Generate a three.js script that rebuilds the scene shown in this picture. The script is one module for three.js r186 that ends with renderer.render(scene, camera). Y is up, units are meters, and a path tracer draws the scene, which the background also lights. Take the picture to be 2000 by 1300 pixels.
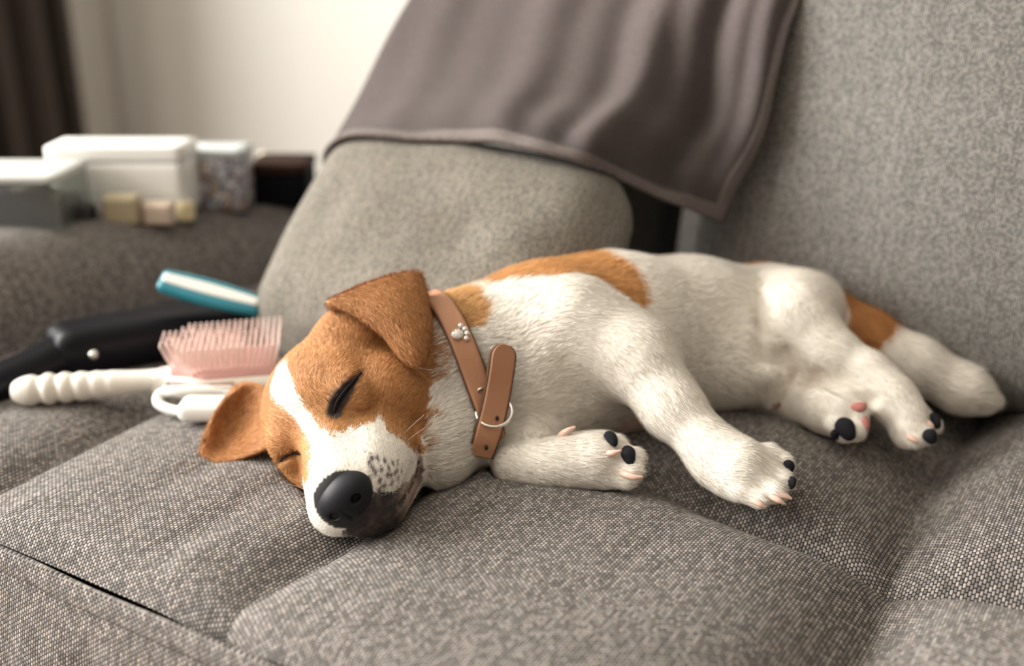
import * as THREE from 'three';
import { mergeGeometries, mergeVertices } from 'three/addons/utils/BufferGeometryUtils.js';
import { RoundedBoxGeometry } from 'three/addons/geometries/RoundedBoxGeometry.js';
import { RectAreaLightUniformsLib } from 'three/addons/lights/RectAreaLightUniformsLib.js';

// ---------------------------------------------------------------- camera, light, exposure
const V = (x, y, z) => new THREE.Vector3(x, y, z);
const scene = new THREE.Scene();
const FOCAL = 2144, YAW = 31 * Math.PI / 180, PITCH = 20 * Math.PI / 180;   // focal length in pixels of the 2000 x 1300 frame
const EYE = V(0, 0.80, 0);
const FW = V(-Math.sin(YAW) * Math.cos(PITCH), -Math.sin(PITCH), -Math.cos(YAW) * Math.cos(PITCH));
const RT = FW.clone().cross(V(0, 1, 0)).normalize(), UPV = RT.clone().cross(FW);
const camera = new THREE.PerspectiveCamera(2 * Math.atan(650 / FOCAL) * 180 / Math.PI, 2000 / 1300, 0.02, 60);
camera.filmGauge = 36;
camera.position.copy(EYE);
camera.lookAt(EYE.clone().add(FW));
camera.focus = 0.705;
camera.userData.fStop = camera.getFocalLength() / 15.5;                      // an opening 15.5 mm wide
scene.add(camera);

const renderer = new THREE.WebGLRenderer({ antialias: true });
renderer.toneMapping = THREE.LinearToneMapping;
renderer.toneMappingExposure = 1.62;
renderer.shadowMap.enabled = true;
RectAreaLightUniformsLib.init();
scene.background = new THREE.Color(0.75, 0.85, 1.0);
// daylight through the tall window in the wall on the left: one soft source, as large as the opening
const WIN = { x: -2.5, z0: -0.6, z1: 1.8, y0: 0.75, y1: 2.25 };
const daylight = new THREE.RectAreaLight(new THREE.Color(1.0, 0.97, 0.925), 14, WIN.z1 - WIN.z0, WIN.y1 - WIN.y0);
daylight.name = 'window_daylight';
daylight.position.set(WIN.x + 0.03, (WIN.y0 + WIN.y1) / 2, (WIN.z0 + WIN.z1) / 2);
daylight.lookAt(WIN.x + 1, (WIN.y0 + WIN.y1) / 2, (WIN.z0 + WIN.z1) / 2);
scene.add(daylight);

// ---------------------------------------------------------------- helpers
let seed = 7;
const rnd = () => { seed = (seed + 0x6d2b79f5) | 0; let t = Math.imul(seed ^ (seed >>> 15), 1 | seed); t = (t + Math.imul(t ^ (t >>> 7), 61 | t)) ^ t; return ((t ^ (t >>> 14)) >>> 0) / 4294967296; };
const rr = (a, b) => a + (b - a) * rnd();
const clamp = (x, a = 0, b = 1) => Math.min(b, Math.max(a, x));
const mix = (a, b, t) => a + (b - a) * t;
const sstep = (a, b, x) => { const t = clamp((x - a) / (b - a)); return t * t * (3 - 2 * t); };
// a point of the photograph and its distance along the lens axis, or the height of the surface it lies on
const px = (x, y, d) => EYE.clone().addScaledVector(FW, d).addScaledVector(RT, (x - 1000) / FOCAL * d).addScaledVector(UPV, -(y - 650) / FOCAL * d);
const pxh = (x, y, h) => { const r = px(x, y, 1).sub(EYE); return EYE.clone().addScaledVector(r, (h - EYE.y) / r.y); };
const pxplane = (x, y, p, n) => { const r = px(x, y, 1).sub(EYE); return EYE.clone().addScaledVector(r, p.clone().sub(EYE).dot(n) / r.dot(n)); };
const toPix = (p) => { const v = p.clone().sub(EYE), d = v.dot(FW); return [1000 + FOCAL * v.dot(RT) / d, 650 - FOCAL * v.dot(UPV) / d, d]; };
// value noise
const hash3 = (x, y, z) => { let h = Math.imul(x, 374761393) + Math.imul(y, 668265263) + Math.imul(z, 2147483647 ^ 0x5bd1e995); h = Math.imul(h ^ (h >>> 13), 1274126177); return ((h ^ (h >>> 16)) >>> 0) / 4294967296; };
const noise3 = (x, y, z) => {
  const ix = Math.floor(x), iy = Math.floor(y), iz = Math.floor(z); let fx = x - ix, fy = y - iy, fz = z - iz;
  fx = fx * fx * (3 - 2 * fx); fy = fy * fy * (3 - 2 * fy); fz = fz * fz * (3 - 2 * fz);
  let r = 0;
  for (let k = 0; k < 8; k++) { const a = k & 1, b = (k >> 1) & 1, c = k >> 2; r += hash3(ix + a, iy + b, iz + c) * (a ? fx : 1 - fx) * (b ? fy : 1 - fy) * (c ? fz : 1 - fz); }
  return r;
};
const mesh = (name, geometry, material, parent = scene) => { const m = new THREE.Mesh(geometry, material); m.name = name; m.castShadow = m.receiveShadow = true; parent.add(m); return m; };
const group = (name, label, category, position = V(0, 0, 0)) => { const g = new THREE.Group(); g.name = name; g.position.copy(position); g.userData = { label, category }; scene.add(g); return g; };
const tag = (o, label, category, grp) => { o.userData.label = label; if (category) o.userData.category = category; if (grp) o.userData.group = grp; return o; };
const structure = (o) => { o.userData.kind = 'structure'; return o; };
const lin = (hex) => new THREE.Color(hex);
const std = (color, roughness = 0.8, more = {}) => new THREE.MeshPhysicalMaterial({ color, roughness, ...more });
// a grid of points (i along u, j along v) as a smooth surface; uv in metres or as given
function sheet(nu, nv, at, uvAt, close = false) {
  const pos = [], uv = [], idx = [];
  for (let j = 0; j <= nv; j++) for (let i = 0; i <= nu; i++) { const p = at(i / nu, j / nv); pos.push(p.x, p.y, p.z); const q = uvAt ? uvAt(i / nu, j / nv, p) : [i / nu, j / nv]; uv.push(q[0], q[1]); }
  for (let j = 0; j < nv; j++) for (let i = 0; i < nu; i++) { const a = j * (nu + 1) + i, b = a + 1, c = a + nu + 1, d = c + 1; idx.push(a, b, d, a, d, c); }
  const g = new THREE.BufferGeometry();
  g.setAttribute('position', new THREE.Float32BufferAttribute(pos, 3)); g.setAttribute('uv', new THREE.Float32BufferAttribute(uv, 2)); g.setIndex(idx); g.computeVertexNormals();
  return g;
}
// the same with thickness: two sides and a rim; thick(u, v) in metres, measured along the normal
function thickSheet(nu, nv, at, thick, uvAt) {
  const g = sheet(nu, nv, at, uvAt), P = g.attributes.position, N = g.attributes.normal, U = g.attributes.uv, n = P.count, pos = [], uv = [], idx = [...g.index.array];
  for (const s of [0.5, -0.5]) for (let k = 0; k < n; k++) { const i = k % (nu + 1), j = Math.floor(k / (nu + 1)), t = s * thick(i / nu, j / nv); pos.push(P.getX(k) + N.getX(k) * t, P.getY(k) + N.getY(k) * t, P.getZ(k) + N.getZ(k) * t); uv.push(U.getX(k), U.getY(k)); }
  const m = g.index.count; for (let k = 0; k < m; k += 3) idx.push(g.index.getX(k) + n, g.index.getX(k + 2) + n, g.index.getX(k + 1) + n);
  const rim = []; for (let i = 0; i <= nu; i++) rim.push(i); for (let j = 1; j <= nv; j++) rim.push(j * (nu + 1) + nu); for (let i = nu - 1; i >= 0; i--) rim.push(nv * (nu + 1) + i); for (let j = nv - 1; j >= 1; j--) rim.push(j * (nu + 1));
  for (let k = 0; k < rim.length; k++) { const a = rim[k], b = rim[(k + 1) % rim.length]; idx.push(a, a + n, b + n, a, b + n, b); }
  const o = new THREE.BufferGeometry();
  o.setAttribute('position', new THREE.Float32BufferAttribute(pos, 3)); o.setAttribute('uv', new THREE.Float32BufferAttribute(uv, 2)); o.setIndex(idx); o.computeVertexNormals();
  return o;
}
const curve = (pts, closed = false) => new THREE.CatmullRomCurve3(pts, closed, 'centripetal');
// a tube with its own radius at each point
function taperTube(pts, radii, seg = 24, sides = 10) {
  const c = curve(pts), fr = c.computeFrenetFrames(seg, false), pos = [], uv = [], idx = [];
  for (let i = 0; i <= seg; i++) {
    const t = i / seg, p = c.getPoint(t), f = t * (radii.length - 1), k = Math.min(radii.length - 2, Math.floor(f)), r = mix(radii[k], radii[k + 1], f - k);
    fr.tangents[i] ??= c.getTangent(t);
    const N = fr.normals[Math.min(i, seg)], B = fr.binormals[Math.min(i, seg)];
    for (let j = 0; j <= sides; j++) { const a = j / sides * 2 * Math.PI, q = p.clone().addScaledVector(N, Math.cos(a) * r).addScaledVector(B, Math.sin(a) * r); pos.push(q.x, q.y, q.z); uv.push(j / sides, t); }
  }
  for (let i = 0; i < seg; i++) for (let j = 0; j < sides; j++) { const a = i * (sides + 1) + j, b = a + 1, c2 = a + sides + 1, d = c2 + 1; idx.push(a, d, b, a, c2, d); }
  for (const [e, s] of [[0, 1], [seg, -1]]) { const p = c.getPoint(e / seg), ci = pos.length / 3; pos.push(p.x, p.y, p.z); uv.push(0.5, e / seg); for (let j = 0; j < sides; j++) { const a = e * (sides + 1) + j; s > 0 ? idx.push(ci, a, a + 1) : idx.push(ci, a + 1, a); } }
  const g = new THREE.BufferGeometry();
  g.setAttribute('position', new THREE.Float32BufferAttribute(pos, 3)); g.setAttribute('uv', new THREE.Float32BufferAttribute(uv, 2)); g.setIndex(idx); g.computeVertexNormals();
  return g;
}
// ---------------------------------------------------------------- the dog's shape: joints with radii, joined by smooth minima
const HS = 0.0112;                                                            // head units (about a centimetre each) in metres
const HP = V(-0.4536, 0.4909, -0.5085);                                       // between the eyes
const HF = V(0.553, 0.036, 0.833).normalize();                                // where the muzzle points
const HL = V(0.612, 0.66, -0.435); HL.addScaledVector(HF, -HL.dot(HF)).normalize();   // the dog's left
const HU = HF.clone().cross(HL).normalize();                                  // the crown
const hd = (f, l, u) => HP.clone().addScaledVector(HF, f * HS).addScaledVector(HL, l * HS).addScaledVector(HU, u * HS);
const hloc = (p) => { const v = p.clone().sub(HP); return [v.dot(HF) / HS, v.dot(HL) / HS, v.dot(HU) / HS]; };
let part = 'torso';
const prims = [];                                                             // evaluated in order: d = smin(d, prim, k)
const cone = (a, b, ra, rb, k, flow, cut) => prims.push({ part, t: 0, ax: a.x, ay: a.y, az: a.z, bx: b.x - a.x, by: b.y - a.y, bz: b.z - a.z, ra, rb, k, l2: Math.max(1e-12, b.distanceToSquared(a)), flow: flow ?? b.clone().sub(a).normalize(), cut });
const ell = (c, r, k, flow, axes = [V(1, 0, 0), V(0, 1, 0), V(0, 0, 1)], cut) => prims.push({ part, t: 1, ax: c.x, ay: c.y, az: c.z, r, e: axes.map((v) => [v.x, v.y, v.z]), k, flow, cut });
const chain = (pts, radii, k, flowSign = 1) => { for (let i = 0; i + 1 < pts.length; i++) { const f = pts[i + 1].clone().sub(pts[i]).normalize().multiplyScalar(flowSign); cone(pts[i], pts[i + 1], radii[i], radii[i + 1], i ? Math.min(k * 1.6, 0.017) : k, f); } };
const HAX = [HF, HL, HU];
const hell = (f, l, u, rf, rl, ru, k, flow) => ell(hd(f, l, u), [rf * HS, rl * HS, ru * HS], k, flow, HAX);
const hcone = (a, b, ra, rb, k, flow) => cone(hd(...a), hd(...b), ra * HS, rb * HS, k, flow);
// torso, neck
const T = { n0: px(800, 720, .800), n1: px(880, 715, .815), t0: px(985, 715, .832), t1: px(1080, 692, .842), t2: px(1190, 676, .868), t3: px(1340, 655, .900), t4: px(1510, 628, .925), t5: px(1580, 612, .935) };
const tailward = T.t4.clone().sub(T.t1).normalize();
chain([T.n0, T.n1, T.t0, T.t1, T.t2, T.t3, T.t4, T.t5], [.041, .0490, .0640, .0690, .0715, .0620, .0460, .0290], .02);
ell(px(1060, 770, .825), [.035, .030, .040], .02, tailward);                  // breast
ell(px(1395, 695, .880), [.065, .040, .046], .02, tailward);                   // belly
cone(px(858, 855, .772), px(930, 820, .80), .032, .036, .018, tailward);      // throat
cone(px(862, 905, .757), px(850, 860, .765), .0165, .024, .012, tailward);
// fore leg on top
part = 'leg';
chain([px(1120, 640, .80), px(1245, 700, .785), px(1313, 795, .765), px(1385, 872, .748)], [.034, .0262, .0192, .0160], .016);
// fore leg below
chain([px(1040, 850, .80), px(1012, 908, .765), px(1080, 905, .757), px(1140, 900, .755)], [.026, .0140, .0145, .0170], .010);
// hind leg on top: thigh, shank, hock
ell(px(1548, 590, .890), [.032, .027, .034], .010, tailward);
chain([px(1578, 600, .90), px(1550, 632, .872), px(1610, 690, .855), px(1695, 730, .838), px(1740, 775, .828)], [.030, .032, .0235, .0160, .0155], .007);
// hind leg below
chain([px(1530, 690, .915), px(1490, 770, .885), px(1560, 788, .860), px(1615, 800, .826)], [.036, .020, .0150, .0155], .010);
// tail
part = 'tail';
chain([px(1640, 615, .925), px(1700, 655, .905), px(1790, 712, .888), px(1880, 760, .880), px(1925, 783, .878)], [.020, .0175, .0200, .0180, .0110], .012);

// head
part = 'head';
const back = HF.clone().multiplyScalar(-1);
hell(-4.2, 0.0, -0.1, 5.3, 4.65, 3.95, .006, back);
hell(-1.9, 0, 0.45, 3.2, 3.5, 2.3, .010, back);
ell(px(690, 652, .782), [.026, .020, .026], .014, back);                       // root of the upper ear
hell(-2.9, 3.45, -1.9, 3.4, 2.3, 3.0, .006, back); hell(-2.7, -2.8, -1.6, 3.3, 1.85, 2.4, .010, back);
hcone([0, 0, -1.0], [5.3, 0, -2.0], 2.0, 1.65, .012, back);
for (const s of [-1, 1]) hcone([0.2, 1.35 * s, -2.8], [4.9, 0.95 * s, -3.05], 2.2, 1.7, .008, back);
hcone([0.6, 1.9, -3.6], [4.3, 1.35, -3.7], 1.75, 1.35, .006, back);
hell(5.7, 0, -3.1, 1.5, 1.9, 1.6, .006, back);
hcone([-2.6, 0, -4.9], [4.7, 0, -4.7], 2.0, 1.15, .004, back);
hcone([-1, 1.0, -5.5], [4.2, 0.6, -5.1], 1.75, 1.25, .005, back);
hell(5.0, 0.1, -4.5, 1.5, 1.6, 1.3, .004, back);
for (const s of [-1, 1]) hcone([-3.6, 2.2 * s, -3.9], [0.8, 1.5 * s, -4.7], 2.0, 1.4, .006, back);
for (const s of [-1, 1]) { hell(-0.4, 2.1 * s, 0.75, 1.5, 1.5, 1.0, .006, back); hell(-0.1, 2.75 * s, -0.15, 1.1, 1.0, 1.0, .005, back); }
cone(hd(-6, 0, -1.5), T.n1, .040, .046, .010);

// paws: a pad block, four toes, with claws and pads kept for later
part = 'paw';
function paw(wrist, base, toes, rBase, k = .016) {   // toes: [knuckle, tip, r]
  cone(wrist, base, .0150, rBase, k);
  for (const [a, b, ra, rb] of toes) { cone(base.clone().lerp(a, .3), a, rBase * .6, ra, .005); cone(a, b, ra, rb ?? ra * .9, .0035); }
}
cone(px(1400, 912, .742), px(1445, 930, .732), .0150, .0165, .012);
// fore paw on top: toes side by side towards the right
paw(px(1385, 872, .748), px(1440, 905, .738), [[px(1500, 890, .742), px(1528, 902, .738), .0085], [px(1492, 915, .732), px(1527, 938, .725), .0092], [px(1475, 938, .725), px(1512, 960, .717), .0092], [px(1450, 955, .722), px(1482, 973, .716), .0080]], .0185);
paw(px(1140, 900, .755), px(1170, 897, .752), [[px(1180, 868, .757), px(1205, 868, .752), .0085], [px(1205, 890, .752), px(1240, 893, .746), .0085], [px(1195, 915, .746), px(1235, 920, .740), .0088], [px(1180, 930, .746), px(1225, 938, .741), .0075]], .0175);
// hind paws
paw(px(1740, 775, .828), px(1770, 815, .820), [[px(1795, 815, .822), px(1822, 830, .817), .0080], [px(1785, 830, .813), px(1805, 850, .807), .0088], [px(1770, 840, .811), px(1785, 857, .806), .0085], [px(1760, 845, .816), px(1765, 858, .811), .0075]], .0165);
paw(px(1615, 800, .826), px(1645, 808, .818), [[px(1672, 798, .815), px(1676, 810, .806), .0085], [px(1670, 832, .808), px(1672, 843, .800), .0085], [px(1648, 838, .808), px(1648, 846, .800), .0085], [px(1632, 822, .812), px(1632, 832, .804), .0085]], .0172);

// closed eyes: a groove along the lids
let eyeL = null, eyeR = null;
const smin = (a, b, k) => { const h = Math.max(k - Math.abs(a - b), 0) / k; return Math.min(a, b) - h * h * k * 0.25; };
function primD(p, x, y, z) {
  if (p.t === 0) {
    const px_ = x - p.ax, py = y - p.ay, pz = z - p.az; let h = (px_ * p.bx + py * p.by + pz * p.bz) / p.l2; h = h < 0 ? 0 : h > 1 ? 1 : h;
    const dx = px_ - p.bx * h, dy = py - p.by * h, dz = pz - p.bz * h;
    return Math.sqrt(dx * dx + dy * dy + dz * dz) - (p.ra + (p.rb - p.ra) * h);
  }
  const qx = x - p.ax, qy = y - p.ay, qz = z - p.az, e = p.e, r = p.r;
  const a = (qx * e[0][0] + qy * e[0][1] + qz * e[0][2]) / r[0], b = (qx * e[1][0] + qy * e[1][1] + qz * e[1][2]) / r[1], c = (qx * e[2][0] + qy * e[2][1] + qz * e[2][2]) / r[2];
  const k0 = Math.sqrt(a * a + b * b + c * c), k1 = Math.sqrt(a * a / (r[0] * r[0]) + b * b / (r[1] * r[1]) + c * c / (r[2] * r[2]));
  return k1 < 1e-9 ? -Math.min(...r) : k0 * (k0 - 1) / k1;
}
function fieldOf(list, x, y, z) {
  let d = 1;
  for (const p of list) { const v = primD(p, x, y, z); if (p.cut) { const h = Math.max(p.k - Math.abs(d + v), 0) / p.k; d = Math.max(d, -v) + h * h * p.k * 0.25; } else d = smin(d, v, p.k); }
  return d;
}
const dogD = (p) => fieldOf(prims, p.x, p.y, p.z);
const gradOf = (list, x, y, z, e = 0.0008) => { const g = V(fieldOf(list, x + e, y, z) - fieldOf(list, x - e, y, z), fieldOf(list, x, y + e, z) - fieldOf(list, x, y - e, z), fieldOf(list, x, y, z + e) - fieldOf(list, x, y, z - e)); return g.normalize(); };
function trace(x, y, list = prims) { const r = px(x, y, 1).sub(EYE).normalize(); let t = 0.45; for (let i = 0; i < 200; i++) { const p = EYE.clone().addScaledVector(r, t), d = fieldOf(list, p.x, p.y, p.z); if (d < 0.0002) return p; t += d * 0.8; if (t > 1.4) return null; } return null; }
// surface nets over blocks of cells; blocks away from the surface are skipped
function surfaceNet(list, cell, lo, hi) {
  const B = 8, n = [0, 1, 2].map((k) => Math.ceil((hi[k] - lo[k]) / (cell * B))), R = cell * B * 0.87, vert = new Map(), pos = [], nor = [], idx = [], val = new Float32Array((B + 2) ** 3), NX = n[0] * B + 4, NY = n[1] * B + 4;
  const key = (i, j, k) => i + NX * (j + NY * k), cells = [];
  for (let bz = 0; bz < n[2]; bz++) for (let by = 0; by < n[1]; by++) for (let bx = 0; bx < n[0]; bx++) {
    const cx = lo[0] + (bx + .5) * B * cell, cy = lo[1] + (by + .5) * B * cell, cz = lo[2] + (bz + .5) * B * cell;
    const d0 = fieldOf(list, cx, cy, cz); if (Math.abs(d0) > R * 1.9 + .004) continue;
    const near = list.filter((p) => { const v = primD(p, cx, cy, cz); return p.cut ? v < R * 2.2 + p.k : v - d0 < R * 3.2 + p.k; });
    const S = B + 2;
    for (let k = 0; k < S; k++) for (let j = 0; j < S; j++) for (let i = 0; i < S; i++) val[i + S * (j + S * k)] = fieldOf(near, lo[0] + (bx * B + i) * cell, lo[1] + (by * B + j) * cell, lo[2] + (bz * B + k) * cell);
    const at = (i, j, k) => val[i + S * (j + S * k)];
    const vertexOf = (i, j, k) => {
      const gk = key(bx * B + i, by * B + j, bz * B + k); if (vert.has(gk)) return vert.get(gk);
      let sx = 0, sy = 0, sz = 0, m = 0;
      for (let e = 0; e < 12; e++) {
        const ax = e >> 2, o1 = e & 1, o2 = (e >> 1) & 1, a = [0, 0, 0], b = [0, 0, 0]; a[(ax + 1) % 3] = b[(ax + 1) % 3] = o1; a[(ax + 2) % 3] = b[(ax + 2) % 3] = o2; b[ax] = 1;
        const va = at(i + a[0], j + a[1], k + a[2]), vb = at(i + b[0], j + b[1], k + b[2]);
        if ((va < 0) !== (vb < 0)) { const t = va / (va - vb); sx += mix(a[0], b[0], t); sy += mix(a[1], b[1], t); sz += mix(a[2], b[2], t); m++; }
      }
      if (!m) return -1;
      const x = lo[0] + (bx * B + i + sx / m) * cell, y = lo[1] + (by * B + j + sy / m) * cell, z = lo[2] + (bz * B + k + sz / m) * cell, g = gradOf(near, x, y, z);
      const id = pos.length / 3; pos.push(x, y, z); nor.push(g.x, g.y, g.z); vert.set(gk, id); return id;
    };
    // edges owned by this block: those that start at i,j,k in 1..B
    for (let k = 1; k <= B; k++) for (let j = 1; j <= B; j++) for (let i = 1; i <= B; i++) {
      const v0 = at(i, j, k);
      for (let ax = 0; ax < 3; ax++) {
        const v1 = at(i + (ax === 0), j + (ax === 1), k + (ax === 2)); if ((v0 < 0) === (v1 < 0)) continue;
        const u = [0, 0, 0], w = [0, 0, 0]; u[(ax + 1) % 3] = 1; w[(ax + 2) % 3] = 1;
        const q = [[0, 0], [1, 0], [1, 1], [0, 1]].map(([s, t]) => vertexOf(i - s * u[0] - t * w[0], j - s * u[1] - t * w[1], k - s * u[2] - t * w[2]));
        if (q.includes(-1)) continue;
        if (v0 < 0) idx.push(q[0], q[1], q[2], q[0], q[2], q[3]); else idx.push(q[0], q[2], q[1], q[0], q[3], q[2]);
      }
    }
  }
  const g = new THREE.BufferGeometry();
  g.setAttribute('position', new THREE.Float32BufferAttribute(pos, 3)); g.setAttribute('normal', new THREE.Float32BufferAttribute(nor, 3)); g.setIndex(idx);
  return g;
}

const sheathTip = trace(1509, 783) ?? px(1509, 783, .868); { const q = trace(1500, 728) ?? px(1500, 728, .88); part = 'leg'; cone(q.clone().addScaledVector(FW, .004), sheathTip.clone().addScaledVector(FW, .002), .0110, .0080, .005, tailward); }
// folds of the groin between belly and thigh, and the line of the mouth
{ const q = [[1486, 580], [1487, 640], [1496, 685], [1530, 700], [1590, 741], [1650, 760], [1702, 782]].map((e) => trace(...e)), r = [.0025, .0055, .0085, .0085, .0060, .0050, .0035]; for (let i = 0; i + 1 < q.length; i++) if (q[i] && q[i + 1]) cone(q[i], q[i + 1], r[i], r[i + 1], .007, back, true); }
const lipLine = [[820, 902], [814, 935], [799, 962], [780, 988], [760, 1018], [738, 1040]].map((q) => trace(...q)).filter(Boolean);
for (let i = 0; i + 1 < lipLine.length; i++) cone(lipLine[i], lipLine[i + 1], .0012, .0012, .003, back, true);
eyeL = [[653, 804], [658, 788], [667, 773], [680, 756], [693, 741], [706, 726]].map((q) => trace(...q));
eyeR = [[543, 904], [551, 896], [562, 890], [573, 887], [584, 888]].map((q) => trace(...q));
for (const e of [eyeL, eyeR]) for (let i = 0; i + 1 < e.length; i++) cone(e[i], e[i + 1], .0016, .0016, .003, back, true);
// ---------------------------------------------------------------- woven upholstery: threads over and under, 2.3 mm apart
function weave(n, cu, cv, light, dark, seed0, contrast = 1) {   // cu warp threads across, cv stitches along
  seed = seed0;
  const data = new Uint8Array(n * n * 4), bump = new Uint8Array(n * n * 4), tone = [], warp = [], weft = [], tint = [];
  for (let i = 0; i < cu * (cv + 1); i++) { tone.push(rnd()); tint.push(rnd()); }
  for (let i = 0; i < cu; i++) warp.push((rnd() + rnd() - 1) * .07 - (rnd() < .05 ? .06 : 0));
  for (let i = 0; i < cv; i++) weft.push(rr(-.08, .08));
  const put = (arr, o, r, g, b) => { arr[o] = clamp(r) * 255; arr[o + 1] = clamp(g) * 255; arr[o + 2] = clamp(b) * 255; arr[o + 3] = 255; };
  for (let y = 0; y < n; y++) for (let x = 0; x < n; x++) {
    const u = x / n * cu, i = Math.floor(u), v = y / n * cv + (i % 2 ? .5 : 0), j = Math.floor(v), fu = Math.abs(u - i - .5), fv = Math.abs(v - j - .5), id = i + cu * (j % cv);
    // a light warp thread comes up as a rounded stitch; where it dives, the dark weft shows
    const sq = Math.pow(Math.pow(fu / .445, 3.0) + Math.pow(fv / .43, 3.2), 1 / 3.4), st = sstep(1.06, .86, sq);
    const fib = (hash3(x, y >> 2, seed0) - .5) * .16 + (hash3(x >> 1, y >> 1, seed0 + 5) - .5) * .12;
    const tl = .78 + (tone[id] - .5) * .36 * contrast + warp[i] * contrast + fib, td = .85 + (tone[id] - .5) * .5 + weft[j % cv] + fib, warm = (tint[id] - .5) * .025 * contrast;
    const h = st > 0 ? .30 + .70 * Math.sqrt(clamp(1 - sq * sq * .8)) : .22 * (1 - fv), o = (y * n + x) * 4;
    put(data, o, mix(dark[0] * td, light[0] * tl + warm, st), mix(dark[1] * td, light[1] * tl, st), mix(dark[2] * td, light[2] * tl - warm, st));
    const hb = mix(.12, h, st); put(bump, o, hb, hb, hb);
  }
  const tx = (d, srgb) => { const t = new THREE.DataTexture(d, n, n, THREE.RGBAFormat); t.wrapS = t.wrapT = THREE.RepeatWrapping; t.magFilter = THREE.LinearFilter; t.minFilter = THREE.LinearMipmapLinearFilter; t.generateMipmaps = true; if (srgb) t.colorSpace = THREE.SRGBColorSpace; t.needsUpdate = true; return t; };
  return [tx(data, true), tx(bump, false)];
}
const WU = 60, WV = 48, PU = .0021, PV = .0030;
const [weaveMap, weaveBump] = weave(1800, WU, WV, [.86, .825, .765], [.25, .21, .24], 11);
function upholstery(color, bump = 0.0006) {
  const m = new THREE.MeshPhysicalMaterial({ color, roughness: .92, sheen: .2, sheenColor: new THREE.Color(.5, .48, .47), sheenRoughness: .6, map: weaveMap.clone(), bumpMap: weaveBump.clone(), bumpScale: bump });
  for (const t of [m.map, m.bumpMap]) { t.repeat.set(1 / (WU * PU), 1 / (WV * PV)); t.needsUpdate = true; }
  return m;
}
const seatCloth = upholstery(new THREE.Color(.60, .595, .615));
// the loose cushions wear a finer cloth of the same kind
const [fineMap, fineBump] = weave(1024, 64, 64, [.76, .74, .69], [.44, .42, .41], 23, .7);
function cushionCloth(color, pitch) {
  const m = new THREE.MeshPhysicalMaterial({ color, roughness: .95, sheen: .2, sheenColor: new THREE.Color(.5, .48, .46), sheenRoughness: .6, map: fineMap.clone(), bumpMap: fineBump.clone(), bumpScale: .0004 });
  for (const t of [m.map, m.bumpMap]) { t.repeat.set(1 / (64 * pitch), 1 / (64 * pitch)); t.needsUpdate = true; }
  return m;
}
// ---------------------------------------------------------------- the room
const plaster = std(new THREE.Color(.72, .705, .66), .95), taupe = std(new THREE.Color(.26, .235, .215), .95), paint = std(new THREE.Color(.85, .84, .80), .6), boards = std(new THREE.Color(.20, .12, .065), .55);  // taupe: unseen walls made dark to cut the light they bounce back
const box = (x0, x1, y0, y1, z0, z1) => new THREE.BoxGeometry(x1 - x0, y1 - y0, z1 - z0).translate((x0 + x1) / 2, (y0 + y1) / 2, (z0 + z1) / 2);
const RX0 = -2.5, RX1 = 2.4, RZ0 = -2.05, RZ1 = 2.4, RH = 2.6, TH = .12;
const tagS = (o, label) => { o.userData.kind = 'structure'; o.userData.label = label; return o; };
tagS(mesh('floor', box(RX0 - TH, RX1 + TH, -TH, 0, RZ0 - TH, RZ1 + TH), boards), 'brown wooden floor under the sofa');
tagS(mesh('ceiling', box(RX0 - TH, RX1 + TH, RH, RH + TH, RZ0 - TH, RZ1 + TH), plaster), 'white plaster ceiling of the room');
tagS(mesh('wall_back', box(RX0 - TH, RX1 + TH, 0, RH, RZ0 - TH, RZ0), plaster), 'off white plaster wall behind the sofa');
tagS(mesh('wall_right', box(RX1, RX1 + TH, 0, RH, RZ0, RZ1), taupe), 'taupe wall facing the window made dark to cut bounced light');
tagS(mesh('wall_front', box(RX0 - TH, RX1 + TH, 0, RH, RZ1, RZ1 + TH), taupe), 'taupe wall opposite the sofa made dark to cut bounced light');
tagS(mesh('wall_left', mergeGeometries([
  box(RX0 - TH, RX0, 0, WIN.y0, RZ0, RZ1), box(RX0 - TH, RX0, WIN.y1, RH, RZ0, RZ1), box(RX0 - TH, RX0, WIN.y0, WIN.y1, RZ0, WIN.z0), box(RX0 - TH, RX0, WIN.y0, WIN.y1, WIN.z1, RZ1)]), plaster), 'off white plaster wall with the window opening');
{
  const w = new THREE.Group(); w.name = 'window_1'; scene.add(w); tagS(w, 'tall white framed window beside the sofa');
  const zm = (WIN.z0 + WIN.z1) / 2;
  mesh('window_frame', mergeGeometries([box(RX0 - TH, RX0 - .02, WIN.y0, WIN.y0 + .05, WIN.z0, WIN.z1), box(RX0 - TH, RX0 - .02, WIN.y1 - .05, WIN.y1, WIN.z0, WIN.z1), box(RX0 - TH, RX0 - .02, WIN.y0, WIN.y1, WIN.z0, WIN.z0 + .05), box(RX0 - TH, RX0 - .02, WIN.y0, WIN.y1, WIN.z1 - .05, WIN.z1), box(RX0 - TH, RX0 - .02, WIN.y0, WIN.y1, zm - .04, zm + .04)]), paint, w);
  const glass = new THREE.MeshPhysicalMaterial({ color: 0xffffff, transmission: 1, roughness: 0, thickness: 0, ior: 1.5 });
  for (const [a, b] of [[WIN.z0 + .05, zm - .04], [zm + .04, WIN.z1 - .05]]) mesh('window_pane', box(RX0 - .075, RX0 - .070, WIN.y0 + .05, WIN.y1 - .05, a, b), glass, w);
  mesh('window_sill', box(RX0 - .02, RX0 + .14, WIN.y0 - .03, WIN.y0, WIN.z0 - .05, WIN.z1 + .05), paint, w);
}
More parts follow.
